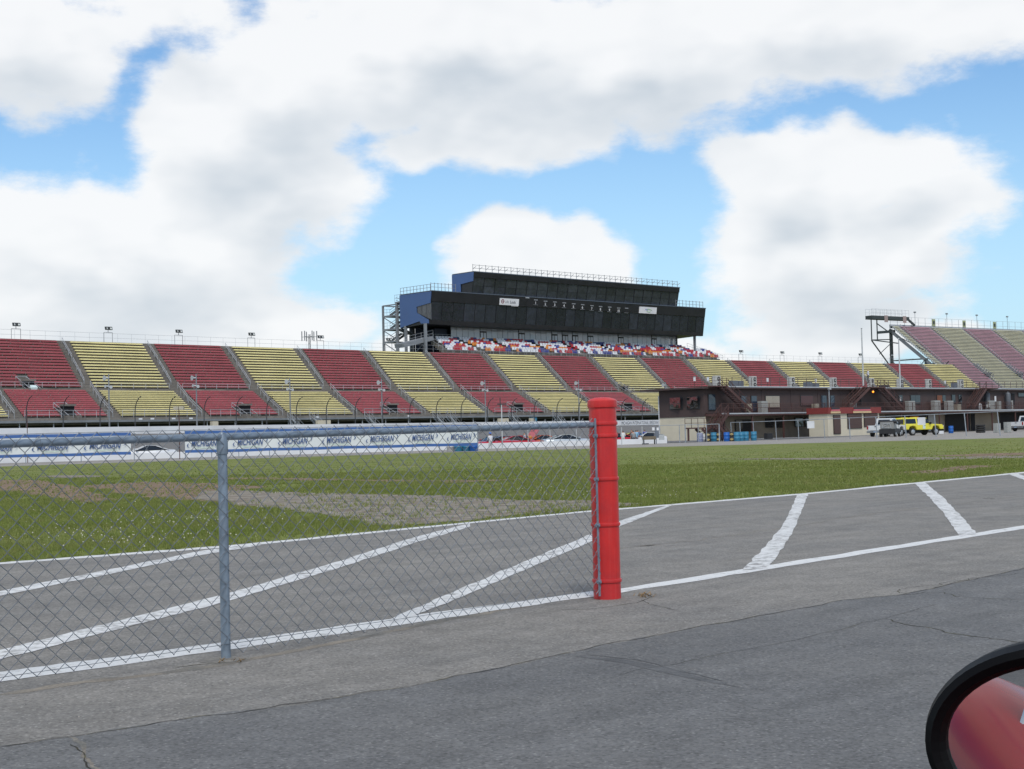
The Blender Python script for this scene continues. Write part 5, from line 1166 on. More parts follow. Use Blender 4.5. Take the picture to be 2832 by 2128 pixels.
# roof units: stacked twin-fan condensers
m_ac = M('ac_white', (.50, .50, .47), .5, var=.08, scale=3); m_fan = M('fan_dark', (.06, .06, .06), .6)
ac_l = ['leftmost twin-fan roof condenser, above the staircase', 'twin-fan roof condenser second from the left end of the roof', 'twin-fan roof condenser third from the left end of the roof', 'twin-fan roof condenser fourth from the left, above the downpipe', 'twin-fan roof condenser beside the person on the roof', 'twin-fan roof condenser at the foot of the second flagpole', 'twin-fan roof condenser second from the right end of the row', 'rightmost twin-fan roof condenser in the row']
proto = None
for k, px in enumerate((1982, 2082, 2188, 2304, 2408, 2489, 2567, 2656)):
    s = bh(px, 1060, -1.0)[0]; loc = BP(s, -1.0, ZR); ang = math.atan2(bu.y, bu.x)
    if proto is None:
        proto = empty('roof_condenser', loc, ac_l[0], 'air conditioner', 'twin-fan condensers along the pit building roof', ang)
        b = MB(); b.box(-.48, .48, -.25, .25, .0, 1.34); b.build('casing', m_ac, proto, bevel=.03, local=True)
        for z in (.34, .98):
            b = MB(); b.tube([(.06, -.255, z), (.06, -.29, z)], .25, 18); fo = b.build('fan_grille', m_fan, proto, True, local=True)
            b = MB(); b.tube([(.06, -.29, z), (.06, -.31, z)], .09, 10); b.build('fan_hub', m_ac, fo, True, local=True)
    else: dup(proto, loc, ang, ac_l[k])
def rbox(name, px0, px1, py0, d, z0, h, mat, lab, cat, bevel=.02, dep=.6, grp=None):
    s0, s1 = bh(px0, py0, d)[0], bh(px1, py0, d)[0]; b = MB(); b.par(BP(s0, d, z0), bu * (s1 - s0), bn_ * -dep, V((0, 0, h)))
    return tag(b.build(name, mat, bevel=bevel), lab, cat, grp)
m_slate = M('slate_box', (.13, .15, .18), .6)
rbox('roof_cabinet', 2026, 2042, 1060, -1.2, ZR, .85, m_slate, 'left of two slate grey cabinets between roof condensers', 'cabinet'); rbox('roof_cabinet', 2043, 2057, 1060, -1.3, ZR, .85, m_slate, 'right of two slate grey cabinets between roof condensers', 'cabinet')
rbox('roof_cabinet', 2232, 2247, 1060, -1.2, ZR, .75, m_slate, 'slate grey cabinet right of the third roof condenser', 'cabinet'); rbox('roof_cabinet', 2255, 2266, 1062, -1.2, ZR, .6, m_slate, 'small slate grey cabinet left of the fourth roof condenser', 'cabinet')
rbox('roof_cabinet', 2440, 2460, 1062, -1.0, ZR, .5, m_dark, 'low dark cabinet right of the person on the roof', 'cabinet'); rbox('roof_cabinet', 2640, 2652, 1062, -1.2, ZR, .9, m_slate, 'slate grey cabinet left of the last roof condenser', 'cabinet')
for k, px in enumerate((1920, 1957, 2122, 2255, 2613)):
    s = bh(px, 1048, -3)[0]; b = MB(); b.bar(BP(s, -3, ZR), BP(s, -3, ZR + 1.3), .04, up=bn_); b.par(BP(s - .2, -2.97, ZR + .8), bu * .4, bn_ * .02, V((0, 0, .5)), 1)
    tag(b.build('roof_sign', [m_rust, m_white]), ['small white sign on the roof near the left end', 'small cream sign left of the first roof condenser', 'small white sign right of the second roof condenser', 'small white sign between third and fourth roof condensers', 'small white sign before the last roof condenser'][k], 'sign')
# balcony bins, cabinets and fans
m_bin = M('bin_cream', (.36, .33, .26), .7); m_binw = M('bin_grey', (.33, .34, .32), .7)
for k, (p0, p1, h, mt, lab) in enumerate(((2070, 2080, 1.05, m_bin, 'cream bin on the balcony below the first staircase'), (2107, 2124, 1.35, m_binw, 'grey white cabinet on the balcony under the cream window'), (2256, 2266, 1.0, m_bin, 'cream bin on the balcony left of the kiosk roof'), (2358, 2370, 1.1, m_binw, 'pale box on the balcony above the kiosk'), (2514, 2532, 1.3, m_binw, 'pale cabinet on the balcony above the yellow truck'), (2586, 2602, 1.35, m_binw, 'pale cabinet on the balcony under the orange blind'), (2622, 2638, 1.3, m_binw, 'pale ribbed cabinet right of the orange blind'), (2650, 2659, .8, m_bin, 'small cream bin on the balcony near the right staircase'), (2736, 2752, 1.3, m_binw, 'pale cabinet under the white notice'), (2763, 2770, 1.2, m_binw, 'narrow pale cabinet right of the white notice'), (2798, 2803, 1.3, m_binw, 'thin pale cabinet near the right end of the balcony'))):
    rbox('balcony_cabinet', p0, p1, 1140, 1.0, ZF, h, mt, lab, 'cabinet')
for px, lab in ((2729, 'left tall grey gas cylinder on the balcony'), (2786, 'right tall grey gas cylinder on the balcony')):
    s = bh(px, 1110, .5)[0]; b = MB(); b.lathe([(.001, 0), (.36, 0), (.38, .1), (.38, 2.2), (.30, 2.4), (.12, 2.5), (.12, 2.62), (.001, 2.62)], (0, 0, 0), 16); o = b.build('gas_cylinder', M('cylinder_grey', (.10, .11, .125), .5), smooth=True); o.location = BP(s, .6, ZF); tag(o, lab, 'cylinder', 'tall grey cylinders on the balcony')
s = bh(2713, 1132, 2.0)[0]; b = MB(); b.lathe([(.001, 0), (.22, 0), (.25, .3), (.2, .75), (.1, .9), (.001, .95)], (0, 0, 0), 14); o = b.build('white_jug', m_white, smooth=True); o.location = BP(s, 1.9, ZF - .02); tag(o, 'white plastic jug on the balcony edge', 'jug')
s = bh(2729, 1128, 1.6)[0]; b = MB(); b.tube([BP(s, 1.5, ZF + .4), BP(s + .35, 1.9, ZF + .4)], [.3, .36], 14); b.bar(BP(s, 1.6, ZF), BP(s, 1.6, ZF + .3), .2, up=bn_); tag(b.build('floor_fan', M('fan_pale', (.40, .44, .43), .5), smooth=True), 'pale round floor fan on the balcony by the cylinder', 'fan')
# flagpoles
for k, (px, pyt, pyb, yd, lab) in enumerate(((2386, 911, 1074, 170, 'tall white bare flagpole rising from the pit roof platform'), (2487, 940, 1050, 178, 'second white bare flagpole on the roof, right of the tallest'))):
    t_, q = A(px - 3, pyt, yd), A(px + 2, pyb, yd); ro = empty('flagpole', (q.x, q.y, 6.0), lab, 'flagpole'); b = MB(); b.tube([V((q.x, q.y, 5.9)), V((q.x, q.y, t_.z))], [.1, .07], 8); b.build('pole', m_spk, ro, True)
    b = MB(); b.lathe([(.001, -.12), (.12, 0), (.001, .12)], (q.x, q.y, t_.z + .1), 10); b.build('finial', m_spk, ro, True)
# ------------------------------------------------------------------ kiosk
kd = 7.6
ks0, _z = bh(2289, 1140, kd); ks1 = bh(2431, 1140, kd)[0]; kz0 = 0.0
def KP(s, d, z): return BP(ks0 + s, kd + d, z)
KW = ks1 - ks0; zr0 = bh(2290, 1145, kd)[1]; zr1 = bh(2290, 1128, kd)[1]
kio = empty('ticket_kiosk', KP(KW / 2, 0, 0), 'cream kiosk with red roof band and shuttered windows before the pit building', 'kiosk')
b = MB(); b.par(KP(0, 0, .05), bu * KW, bn_ * -2.6, V((0, 0, zr0 - .05))); b.build('wall', m_cream, kio)
b = MB(); b.par(KP(-.15, .2, zr0), bu * (KW + .3), bn_ * -3.0, V((0, 0, zr1 - zr0))); b.build('roof_band', M('kiosk_red', (.22, .035, .03), .6), kio)
def ko(px0, px1, py0, py1, name, mat, fr=m_dark):
    s0, z1 = bh(px0, py0, kd); s1 = bh(px1, py0, kd)[0]; z0 = max(.12, bh(px0, py1, kd)[1]); b = MB(); b.par(BP(s0 - .06, kd + .02, z0 - .06), bu * (s1 - s0 + .12), bn_ * .05, V((0, 0, z1 - z0 + .12))); f_ = b.build(name, fr, kio)
    n = 7 if name != 'door' else 1
    for k in range(n): b = MB(); b.par(BP(s0, kd + .08, z0 + (z1 - z0) * k / n), bu * (s1 - s0), bn_ * (.03 if k % 2 else .045), V((0, 0, (z1 - z0) / n - .01))); b.build('shutter_slat' if n > 1 else 'door_leaf', mat, f_)
m_shut = M('shutter_brown', (.085, .05, .042), .6)
ko(2304, 2322, 1150, 1200, 'door', m_shut); ko(2343, 2381, 1146, 1185, 'window', m_shut); ko(2388.5, 2425, 1146, 1180, 'window', m_shut)
for (pa_, pb2, k) in ((2300, 2324, 0), (2362, 2409, 1)):     # unreadable sign boards: plain bands
    s0, s1 = bh(pa_, 1130, kd + .3)[0], bh(pb2, 1130, kd + .3)[0]
    for j, (mt, a_, c_, inset) in enumerate(((m_dark, .70, .98, .06), (M('sign_pink', (.55, .13, .16), .6), .40, .68, .0), (M('sign_cream', (.62, .45, .25), .6), .06, .36, -.1))):
        b = MB(); b.par(BP(s0 + inset, kd + .22, zr0 + (zr1 - zr0) * a_), bu * (s1 - s0 - 2 * inset), bn_ * .04, V((0, 0, (zr1 - zr0) * (c_ - a_)))); b.build('sign_board', mt, kio)
# ------------------------------------------------------------------ vehicles
m_tyre = M('tyre', (.02, .02, .02), .8); m_hub = M('wheel_alloy', (.45, .46, .47), .35, .7); m_cgl = glassmat('car_glass', (.015, .018, .02), .05, 0, 1, .6); m_tail = M('tail_lamp', (.28, .012, .015), .3); m_blkp = M('bumper_black', (.02, .02, .022), .6); m_lampw = M('head_lamp', (.6, .62, .62), .2)
def wheel(parent, x, y, r, wd_):
    b = MB(); s_ = 1 if y > 0 else -1; b.tube([(x, y - wd_ / 2, r), (x, y - wd_ * .46, r), (x, y + wd_ * .46, r), (x, y + wd_ / 2, r)], [r * .93, r, r, r * .93], 20); w_ = b.build('wheel', m_tyre, parent, True, local=True)
    b = MB(); b.tube([(x, y + s_ * wd_ * .5, r), (x, y + s_ * wd_ * .56, r)], [r * .62, r * .5], 14); b.build('rim', m_hub, w_, True, local=True)
def pickup(loc, ang, mat, lab, name='pickup_truck', L=5.8, wd_=1.98, suv=False):
    r = empty(name, loc, lab, 'truck', 'pickup trucks by the pit building', ang); hw = wd_ / 2
    side = [(-.5 * L, .55), (-.5 * L, 1.06), (-.06 * L, 1.08), (.20 * L, 1.10), (.47 * L, 1.02), (.5 * L, .82), (.5 * L, .5), (.405 * L, .5), (.375 * L, .84), (.30 * L, .92), (.225 * L, .84), (.195 * L, .48), (-.20 * L, .48), (-.23 * L, .84), (-.30 * L, .92), (-.375 * L, .84), (-.405 * L, .52)]
    b = MB(); b.prism([(x, -hw, z + .12) for x, z in side], (0, wd_, 0)); b.build('body', mat, r, bevel=.045, local=True)
    cab = [(-.115 * L, 1.2), (-.095 * L, 1.88), (.03 * L, 1.93), (.085 * L, 1.88), (.185 * L, 1.2)]
    if suv: cab = [(-.497 * L, 1.15), (-.46 * L, 1.86), (-.2 * L, 1.94), (.07 * L, 1.88), (.19 * L, 1.2)]
    b = MB()
    pts0 = [V((x, -hw * (.97 if z < 1.5 else .80), z)) for x, z in cab]; pts1 = [V((x, hw * (.97 if z < 1.5 else .80), z)) for x, z in cab]
    b.poly(pts0[::-1]); b.poly(pts1)
    for k in range(len(cab)): j = (k + 1) % len(cab); b.quad(pts0[k], pts0[j], pts1[j], pts1[k])
    cb = b.build('cab', mat, r, bevel=.05, local=True)
    def lerp_side(sg, x0, x1, z0, z1, nm='window'):
        q = MB(); f_ = lambda z: sg * (hw * (.97 + (.80 - .97) * (z - 1.2) / .7) + .015)
        q.prism([(x0[0], f_(z0), z0), (x1[0], f_(z0), z0), (x1[1], f_(z1), z1), (x0[1], f_(z1), z1)], (0, sg * .012, 0)); q.build(nm, m_cgl, cb, local=True)
    for sg in (-1, 1):
        if suv: lerp_side(sg, (-.47 * L, -.45 * L), (-.21 * L, -.21 * L), 1.30, 1.80); lerp_side(sg, (-.17 * L, -.17 * L), (-.05 * L, -.05 * L), 1.30, 1.80)
        else: lerp_side(sg, (-.10 * L, -.088 * L), (-.04 * L, -.04 * L), 1.30, 1.80)
        lerp_side(sg, (-.03 * L, -.03 * L), (.15 * L, .075 * L), 1.30, 1.80)
        for x in (-.30 * L, .30 * L): wheel(r, x, sg * (hw - .13), .40, .26)
        q = MB(); q.box(-.5 * L - .012, -.5 * L + .06, sg * (hw - .09) - .085, sg * (hw - .09) + .085, .78, 1.14); q.build('tail_lamp', m_tail, r, local=True)
        q = MB(); q.box(.5 * L - .05, .5 * L + .012, sg * (hw - .2) - .17, sg * (hw - .2) + .17, .85, 1.05); q.build('head_lamp', m_lampw, r, local=True)
        q = MB(); q.box(.115 * L, .15 * L, sg * (hw + .02), sg * (hw + .24), 1.2, 1.42); q.build('door_mirror', m_blkp, r, bevel=.03, local=True)
        q = MB(); q.box(-.01 * L, .02 * L, sg * hw - .02 * sg, sg * hw + .03 * sg, 1.02, 1.06); q.build('door_handle', m_blkp, r, local=True)
    rx = .375 * L if suv else 0
    q = MB(); q.prism([(-.118 * L - .012 - rx, -.7, 1.28), (-.118 * L - .012 - rx, .7, 1.28), (-.100 * L - .012 - rx, .62, 1.78), (-.100 * L - .012 - rx, -.62, 1.78)], (-.014, 0, 0)); q.build('rear_window', m_cgl, cb, local=True)
    q = MB(); q.prism([(.182 * L, -.85, 1.25), (.182 * L, .85, 1.25), (.095 * L, .7, 1.83), (.095 * L, -.7, 1.83)], (.03, 0, .01)); q.build('windscreen', m_cgl, cb, local=True)
    if not suv: q = MB(); q.box(-.46 * L, -.135 * L, -hw + .14, hw - .14, 1.19, 1.205); q.build('bed_floor', m_blkp, r, local=True)
    q = MB(); q.box(-.5 * L - .02, -.5 * L + .02, -hw + .2, hw - .2, .66, 1.16); tg = q.build('tailgate', mat, r, bevel=.012, local=True)
    q = MB(); q.box(-.5 * L - .035, -.5 * L, -.12, .12, 1.02, 1.10); q.build('tailgate_handle', m_blkp, tg, local=True)
    q = MB(); q.box(-.5 * L - .16, -.5 * L + .1, -hw + .03, hw - .03, .42, .62); bp = q.build('rear_bumper', M('bumper_grey', (.25, .26, .27), .4, .5), r, bevel=.03, local=True)
    q = MB(); q.box(-.5 * L - .17, -.5 * L - .16, -.17, .17, .46, .58); q.build('licence_plate', M('plate_blue', (.30, .38, .5), .5), bp, local=True)
    q = MB(); q.box(.5 * L - .06, .5 * L + .1, -hw + .04, hw - .04, .42, .64); q.build('front_bumper', m_blkp, r, bevel=.03, local=True)
    return r
m_tw = M('truck_white', (.68, .69, .69), .3, var=.04, scale=3, coat=.6); m_ty = M('truck_yellow', (.74, .67, .05), .3, var=.04, scale=3, coat=.6)
q = A(2432, 1204, 152); pickup(V((q.x + 1.35, q.y + 2.2, 0)), rad(53), m_tw, 'white pickup truck with its tailgate towards the camera')
q = A(2540, 1202, 158); yt = pickup(V((q.x, q.y, 0)), rad(27), m_ty, 'bright yellow utility truck with closed rear, parked side on', 'utility_truck', 5.5, suv=True)
b = MB(); b.box(-.26, .10, -.999 - .012, -.996, .70, 1.12); b.build('door_emblem', M('emblem_pale', (.55, .68, .66), .5), yt, local=True)
b = MB(); b.box(-.75, -.25, -.45, .45, 1.93, 2.03); b.build('light_bar', M('amber_bar', (.42, .14, .02), .4), yt, bevel=.03, local=True)
q = A(2836, 1186, 184); pickup(V((q.x + .4, q.y, 0)), rad(40), m_tw, 'white pickup truck at the right edge under the balcony')
# utility cart between the trucks
q = A(2462, 1204, 148); uc = empty('utility_cart', (q.x, q.y, 0), 'dark grey utility cart with black bar between the two trucks', 'cart', rz=rad(60))
b = MB(); b.prism([(-1.2, -.8, .3), (1.2, -.8, .3), (1.25, -.8, .75), (.5, -.8, .85), (-1.2, -.8, .8)], (0, 1.6, 0)); b.build('chassis', m_blkp, uc, bevel=.04, local=True)
b = MB(); b.prism([(-1.15, -.72, .8), (.1, -.72, .82), (-.1, -.66, 1.45), (-1.05, -.66, 1.55)], (0, 1.40, 0)); bx_ = b.build('box', M('cart_grey', (.22, .22, .21), .6), uc, bevel=.03, local=True)
b = MB(); b.bar((-1.22, -.45, .95), (-1.18, .5, .95), .03); b.bar((-1.22, -.45, .95), (-1.14, -.3, 1.35), .03); b.bar((-1.2, .5, .95), (-1.13, .35, 1.35), .03); b.bar((-1.14, -.3, 1.35), (-1.13, .35, 1.35), .03); b.bar((-1.13, -.2, 1.35), (-1.2, .5, .95), .03); b.build('frame', m_alum, bx_, local=True)
b = MB(); b.tube([(-.9, -.95, 1.5), (-.9, .9, 1.52)], .16, 10); b.build('roll_bar', m_blkp, uc, True, local=True)
for x in (-.8, .85):
    for y in (-.72, .72): wheel(uc, x, y, .29, .22)
# sports cars on pit road behind the wall
def sportscar(px, py, yd, ang, mat, lab, roof='coupe', L=4.5, hood=False, zg=-.30, name='sports_car', sc=1.1):
    q = A(px, py, yd); r = empty(name, (q.x, q.y, zg), lab, 'car', 'cars parked on pit road behind the white wall', ang); hw = .92; r.scale = (sc, sc, sc)
    st = [(-.5, .62, .78, .50), (-.47, .80, .86, .62), (-.34, .95, .90, .72), (-.16, 1.0, .89, .70), (.0, 1.0, .86, .70), (.12, 1.0, .86, .72), (.28, .98, .84, .74), (.40, .92, .74, .66), (.48, .78, .60, .5), (.5, .62, .5, .42)]
    b = MB(); rows = []
    for x, w_, zt_, zb_ in st:
        rows.append([(x * L, y * hw * w_, z) for y, z in ((-.86, .22), (-1, .42), (-1, zt_ * .78), (-.93, zt_ * .95), (-.7, zt_), (0, zt_ + .03), (.7, zt_), (.93, zt_ * .95), (1, zt_ * .78), (1, .42), (.86, .22))])
    for k in range(len(rows) - 1):
        for j in range(10): b.quad(rows[k][j], rows[k + 1][j], rows[k + 1][j + 1], rows[k][j + 1])
    b.poly([V(p) for p in rows[0]]); b.poly([V(p) for p in rows[-1]][::-1]); bd = b.build('body', mat, r, True, local=True)
    b = MB()
    if roof == 'coupe': prof = [(-.36, .88), (-.17, 1.17), (-.02, 1.21), (.17, .86)]
    else: prof = [(.03, .86), (.055, 1.18), (.075, 1.18), (.19, .86)]
    P0 = [V((x * L, -hw * (.88 if z < 1 else .66), z)) for x, z in prof]; P1 = [V((p.x, -p.y, p.z)) for p in P0]
    b.poly(P0[::-1]); b.poly(P1)
    for k in range(len(prof)): j = (k + 1) % len(prof); b.quad(P0[k], P0[j], P1[j], P1[k])
    gh = b.build('greenhouse', m_cgl, r, bevel=.03, local=True)
    if roof == 'coupe':
        b = MB(); b.prism([(-.18 * L, -hw * .68, 1.175), (-.01 * L, -hw * .68, 1.215), (-.01 * L, hw * .68, 1.215), (-.18 * L, hw * .68, 1.175)], (0, 0, .03)); b.build('roof', mat, r, bevel=.012, local=True)
        for sg in (-1, 1):
            b = MB(); b.bar((-.175 * L, sg * hw * .68, 1.18), (-.36 * L, sg * hw * .86, .89), .16, .05); b.bar((-.01 * L, sg * hw * .67, 1.21), (.17 * L, sg * hw * .87, .87), .06, .05); b.build('pillar', mat, r, local=True)
    else:
        b = MB(); b.bar((.06 * L, -.6, 1.19), (.06 * L, .6, 1.19), .05); b.build('windshield_frame', m_dark, r, local=True)
        for y in (-.38, .38): b = MB(); b.box(-.14 * L, -.08 * L, y - .22, y + .22, .7, 1.12); b.build('seat', m_blkp, r, bevel=.05, local=True)
    if hood: b = MB(); b.prism([(.16 * L, -.75, .95), (.16 * L, .75, .95), (.30 * L, .7, 1.75), (.30 * L, -.7, 1.75)], (.03, 0, -.03)); b.build('raised_hood', mat, r, bevel=.012, local=True)
    for sg in (-1, 1):
        for x in (-.31 * L, .33 * L): wheel(r, x, sg * .82, .32, .24)
        b = MB(); b.box(.12 * L, .16 * L, sg * .88, sg * 1.06, .90, 1.02); b.build('door_mirror', mat, r, bevel=.02, local=True)
    return r
m_cr = M('car_red', (.45, .012, .022), .3, var=.03, coat=.8); m_co = M('car_orange', (.56, .10, .02), .3, var=.03, coat=.8); m_cs = M('car_silver', (.50, .54, .56), .3, .2, var=.03, coat=.8); m_cw = M('car_white', (.68, .69, .70), .35, var=.03, coat=.6); m_cy = M('car_yellow', (.62, .5, .06), .3, var=.03, coat=.7)
sportscar(1362, 1218, 131, rad(205), m_cr, 'red open sports car beside the person in white and blue', 'open')
sportscar(1432, 1216, 136, rad(24), m_cr, 'red convertible with dark soft cabin, middle of the parked line', 'coupe')
sportscar(1446, 1210, 147, rad(30), m_cr, 'red car with its hood raised behind the parked line', 'coupe', hood=True)
sportscar(1490, 1214, 141, rad(195), m_co, 'bright orange coupe right of the red convertible', 'coupe', L=4.3)
sportscar(1572, 1212, 140, rad(18), m_cs, 'pale silver coupe just left of the red post', 'coupe', L=4.9)
sportscar(1398, 1210, 150, rad(20), M('car_blue', (.12, .17, .27), .3, var=.03, coat=.8), 'blue grey car partly hidden behind the red ones', 'coupe')
sportscar(1695, 1212, 143, rad(200), m_cr, 'red coupe just right of the red post', 'coupe')
sportscar(1752, 1212, 153, rad(22), m_cy, 'pale yellow roofed car among the standing people', 'coupe')
sportscar(1778, 1210, 146, rad(205), m_cw, 'white car behind the wooden bench at the pit wall end', 'coupe')
sportscar(400, 1262, 116, rad(200), m_cw, 'white car seen in the gap between the two banners', 'coupe')
# ------------------------------------------------------------------ banner fence along the pit
FA, FBp = G(71, 1283), G(1322, 1248.5); fdr = (FBp - FA).normalized(); fnr = V((fdr.y, -fdr.x, 0)); FL = (FBp - FA).length
def FP(s, z, o=0): return FA + fdr * s + fnr * o + V((0, 0, z))
def fs(px):
    r = ray(px, 1230); det = r.dot(fnr); k = FA.dot(fnr) / det; p = r * k; return (V((p.x, p.y, 0)) - FA).dot(fdr)
bfe = empty('banner_fence', FA, 'chain-link fence on thin posts carrying the speedway banners', 'fence')
for px in (-170, -80, 71, 224, 371, 512, 585, 660, 745, 830, 905, 985, 1060, 1140, 1215, 1322): b = MB(); s = fs(px); b.tube([FP(s, 0), FP(s, 2.12)], .035, 6); b.build('post', m_galvf, bfe)
b = MB(); b.tube([FP(fs(-170), 2.1), FP(FL, 2.1)], .028, 6); b.build('top_rail', m_galvf, bfe)
m_ban = M('banner_white', (.66, .69, .68), .7, var=.05, scale=.7); m_bblue = M('banner_blue', (.045, .12, .33), .65, var=.06, scale=1); m_btext = M('banner_navy', (.05, .10, .24), .65); m_bgreen = M('banner_pale_green', (.55, .66, .56), .7)
def banner(px0, px1, starts, lab, z0=.47, z1=2.05):
    s0, s1 = fs(px0), fs(px1); r = empty('speedway_banner', FP(s0, 0), lab, 'banner', 'white and blue MICHIGAN banners on the pit fence')
    def sheet(za, zb, off, mat, name, th=.01):
        b = MB(); n = 60
        for k in range(n):
            sa_, sb2 = s0 + (s1 - s0) * k / n, s0 + (s1 - s0) * (k + 1) / n; wv = lambda s, z: .04 * math.sin(s * 1.7) + .025 * math.sin(s * 4.1) + .05
            sag = lambda s: -.03 * abs(math.sin(s * .55))
            b.quad(FP(sa_, za + sag(sa_), wv(sa_, za) + off), FP(sb2, za + sag(sb2), wv(sb2, za) + off), FP(sb2, zb + sag(sb2), wv(sb2, zb) + off), FP(sa_, zb + sag(sa_), wv(sa_, zb) + off))
        return b.build(name, mat, r, True, fix=False)
    sheet(z0, z1, 0, m_ban, 'cloth'); sheet(z0 - .005, z0 + .20, .012, m_bblue, 'blue_stripe'); sheet(z1 - .22, z1 + .005, .012, m_bblue, 'blue_stripe')
    for px, px2 in starts:
        a, c = fs(px), fs(px2); wd_ = c - a
        if a < s0: continue
        tx = text('lettering', 'MICHIGAN', m_btext, r, FP(a, z0 + .46, .15), fdr, V((0, 0, 1)), .62, .32, ext=.002, bold=.012)
        wsx = max((v.co + r.location - FP(a, 0)).dot(fdr) for v in tx.data.vertices); kk = wd_ / wsx
        for v in tx.data.vertices: v.co += fdr * ((v.co + r.location - FP(a, 0)).dot(fdr) * (kk - 1))
        for sg in (-1, 1):
            b = MB(); cx_ = a - wd_ * .13 if sg < 0 else c + wd_ * .14; zc_ = z0 + (.50 if sg < 0 else .80); pts = [(0, .0), (.10, .16), (.30, .26), (.16, .10), (.13, -.02), (.22, -.14), (.42, -.24), (.14, -.16)]
            b.poly([FP(cx_ + (x - .1) * -sg * wd_ / 3.0, zc_ + z * .75, .152) for x, z in pts]); b.build('swoosh', m_btext, r)
        b = MB(); b.par(FP(a + wd_ * .15, z0 + .30, .135), fdr * wd_ * .75, fnr * .003, V((0, 0, .05))); b.build('pale_band', m_bgreen, r)
banner(-190, 362, ((-128, -45), (-42, 35), (102, 190), (246, 335)), 'left speedway banner, blue edged, cut off by the frame')
banner(512, 1320, ((528, 600), (655, 728), (780, 851), (902, 972), (1022, 1090), (1138, 1200), (1245, 1304)), 'long right speedway banner, blue edged, ending near the red post')
# barrels
m_wood = M('weathered_wood', (.16, .13, .09), .8, var=.2, scale=4)
BAR_DATA = {'teal': M('barrel_teal', (.035, .20, .33), .45, var=.1, scale=4), 'blue': M('barrel_blue', (.01, .11, .42), .45, var=.1, scale=4), 'black': M('barrel_black', (.03, .028, .025), .5), 'white': M('barrel_white', (.5, .5, .5), .5), 'check': M('barrel_check_base', (.55, .56, .6), .5)}
bproto = MB(); prof = [(.001, 0), (.27, 0), (.285, .03), (.285, .28), (.30, .30), (.285, .32), (.285, .60), (.30, .62), (.285, .64), (.285, .87), (.275, .90), (.25, .895), (.25, .87), (.001, .87)]
bproto.lathe(prof, (0, 0, 0), 20); bodymesh = {}
def barrel(px, py, yd, kind, lab, sc=1.0):
    q = A(px, py, yd); r = empty('barrel', (q.x, q.y, 0), lab, 'barrel', 'drums standing in the pit area')
    if kind not in bodymesh: bodymesh[kind] = bproto.build('drum', BAR_DATA[kind], r, True, local=True).data
    else: o = bpy.data.objects.new('drum', bodymesh[kind]); COL.objects.link(o); o.parent = r
    r.scale = (sc, sc, sc); face = math.atan2(-q.y, -q.x)
    if kind == 'black':
        for z in (.2, .68):
            b = MB()
            for k in range(8): a = face + (k - 4) * .16; a2 = a + .16; h = .11; b.quad((.289 * math.cos(a), .289 * math.sin(a), z - h * math.cos((k - 3.5) / 4 * 1.3)), (.289 * math.cos(a2), .289 * math.sin(a2), z - h * math.cos((k - 2.5) / 4 * 1.3 if k < 7 else 1.3)), (.289 * math.cos(a2), .289 * math.sin(a2), z + h * math.cos((k - 2.5) / 4 * 1.3 if k < 7 else 1.3)), (.289 * math.cos(a), .289 * math.sin(a), z + h * math.cos((k - 3.5) / 4 * 1.3)))
            b.build('gold_emblem', M('gold_print', (.50, .38, .16), .5), r, local=True, fix=False)
    if kind == 'check':
        b = MB()
        for j in range(9):
            for k in range(18):
                if (j + k) % 2: continue
                a, a2 = face + (k - 9) * .17, face + (k - 8) * .17; b.quad((.306 * math.cos(a), .306 * math.sin(a), .03 + j * .095), (.306 * math.cos(a2), .306 * math.sin(a2), .03 + j * .095), (.306 * math.cos(a2), .306 * math.sin(a2), .115 + j * .095), (.306 * math.cos(a), .306 * math.sin(a), .115 + j * .095))
        b.build('blue_checks', M('check_blue', (.12, .16, .36), .5), r, local=True, fix=False)
for args in ((1936, 1219, 143, 'check', 'blue and white checked drum left of the drum row'), (1948, 1219, 144, 'white', 'narrow white drum beside the checked drum', .8), (1958.5, 1219, 143, 'black', 'black drum with gold emblems right of the white drum'), (1974, 1218, 144.5, 'teal', 'dull teal drum between the two gold emblem drums'), (1987, 1217, 145, 'black', 'dark drum with gold print behind the fence post'), (2010, 1220, 141, 'blue', 'bright blue drum in the middle of the drum row'), (2024, 1220, 142, 'black', 'black drum with gold emblems beside the bright blue drum'), (2038, 1220, 140.5, 'teal', 'teal drum right of the gold emblem drum'), (2049, 1220, 141, 'teal', 'teal drum in the middle of the teal group'), (2063, 1219, 142, 'teal', 'teal drum at the right of the teal group'), (2085, 1219, 142, 'teal', 'lone teal drum at the right end of the drum row'),
             (1247, 1247, 113.5, 'white', 'white drum under the right end of the long banner', 1.15), (1268, 1247, 113, 'teal', 'left teal drum under the end of the long banner', 1.15), (1290, 1247, 113, 'teal', 'right teal drum under the end of the long banner', 1.15), (1310, 1246, 112.6, 'blue', 'bright blue drum under the end of the long banner', 1.15), (2630, 1192, 176, 'blue', 'bright blue drum inside the dark garage opening')): barrel(*args)
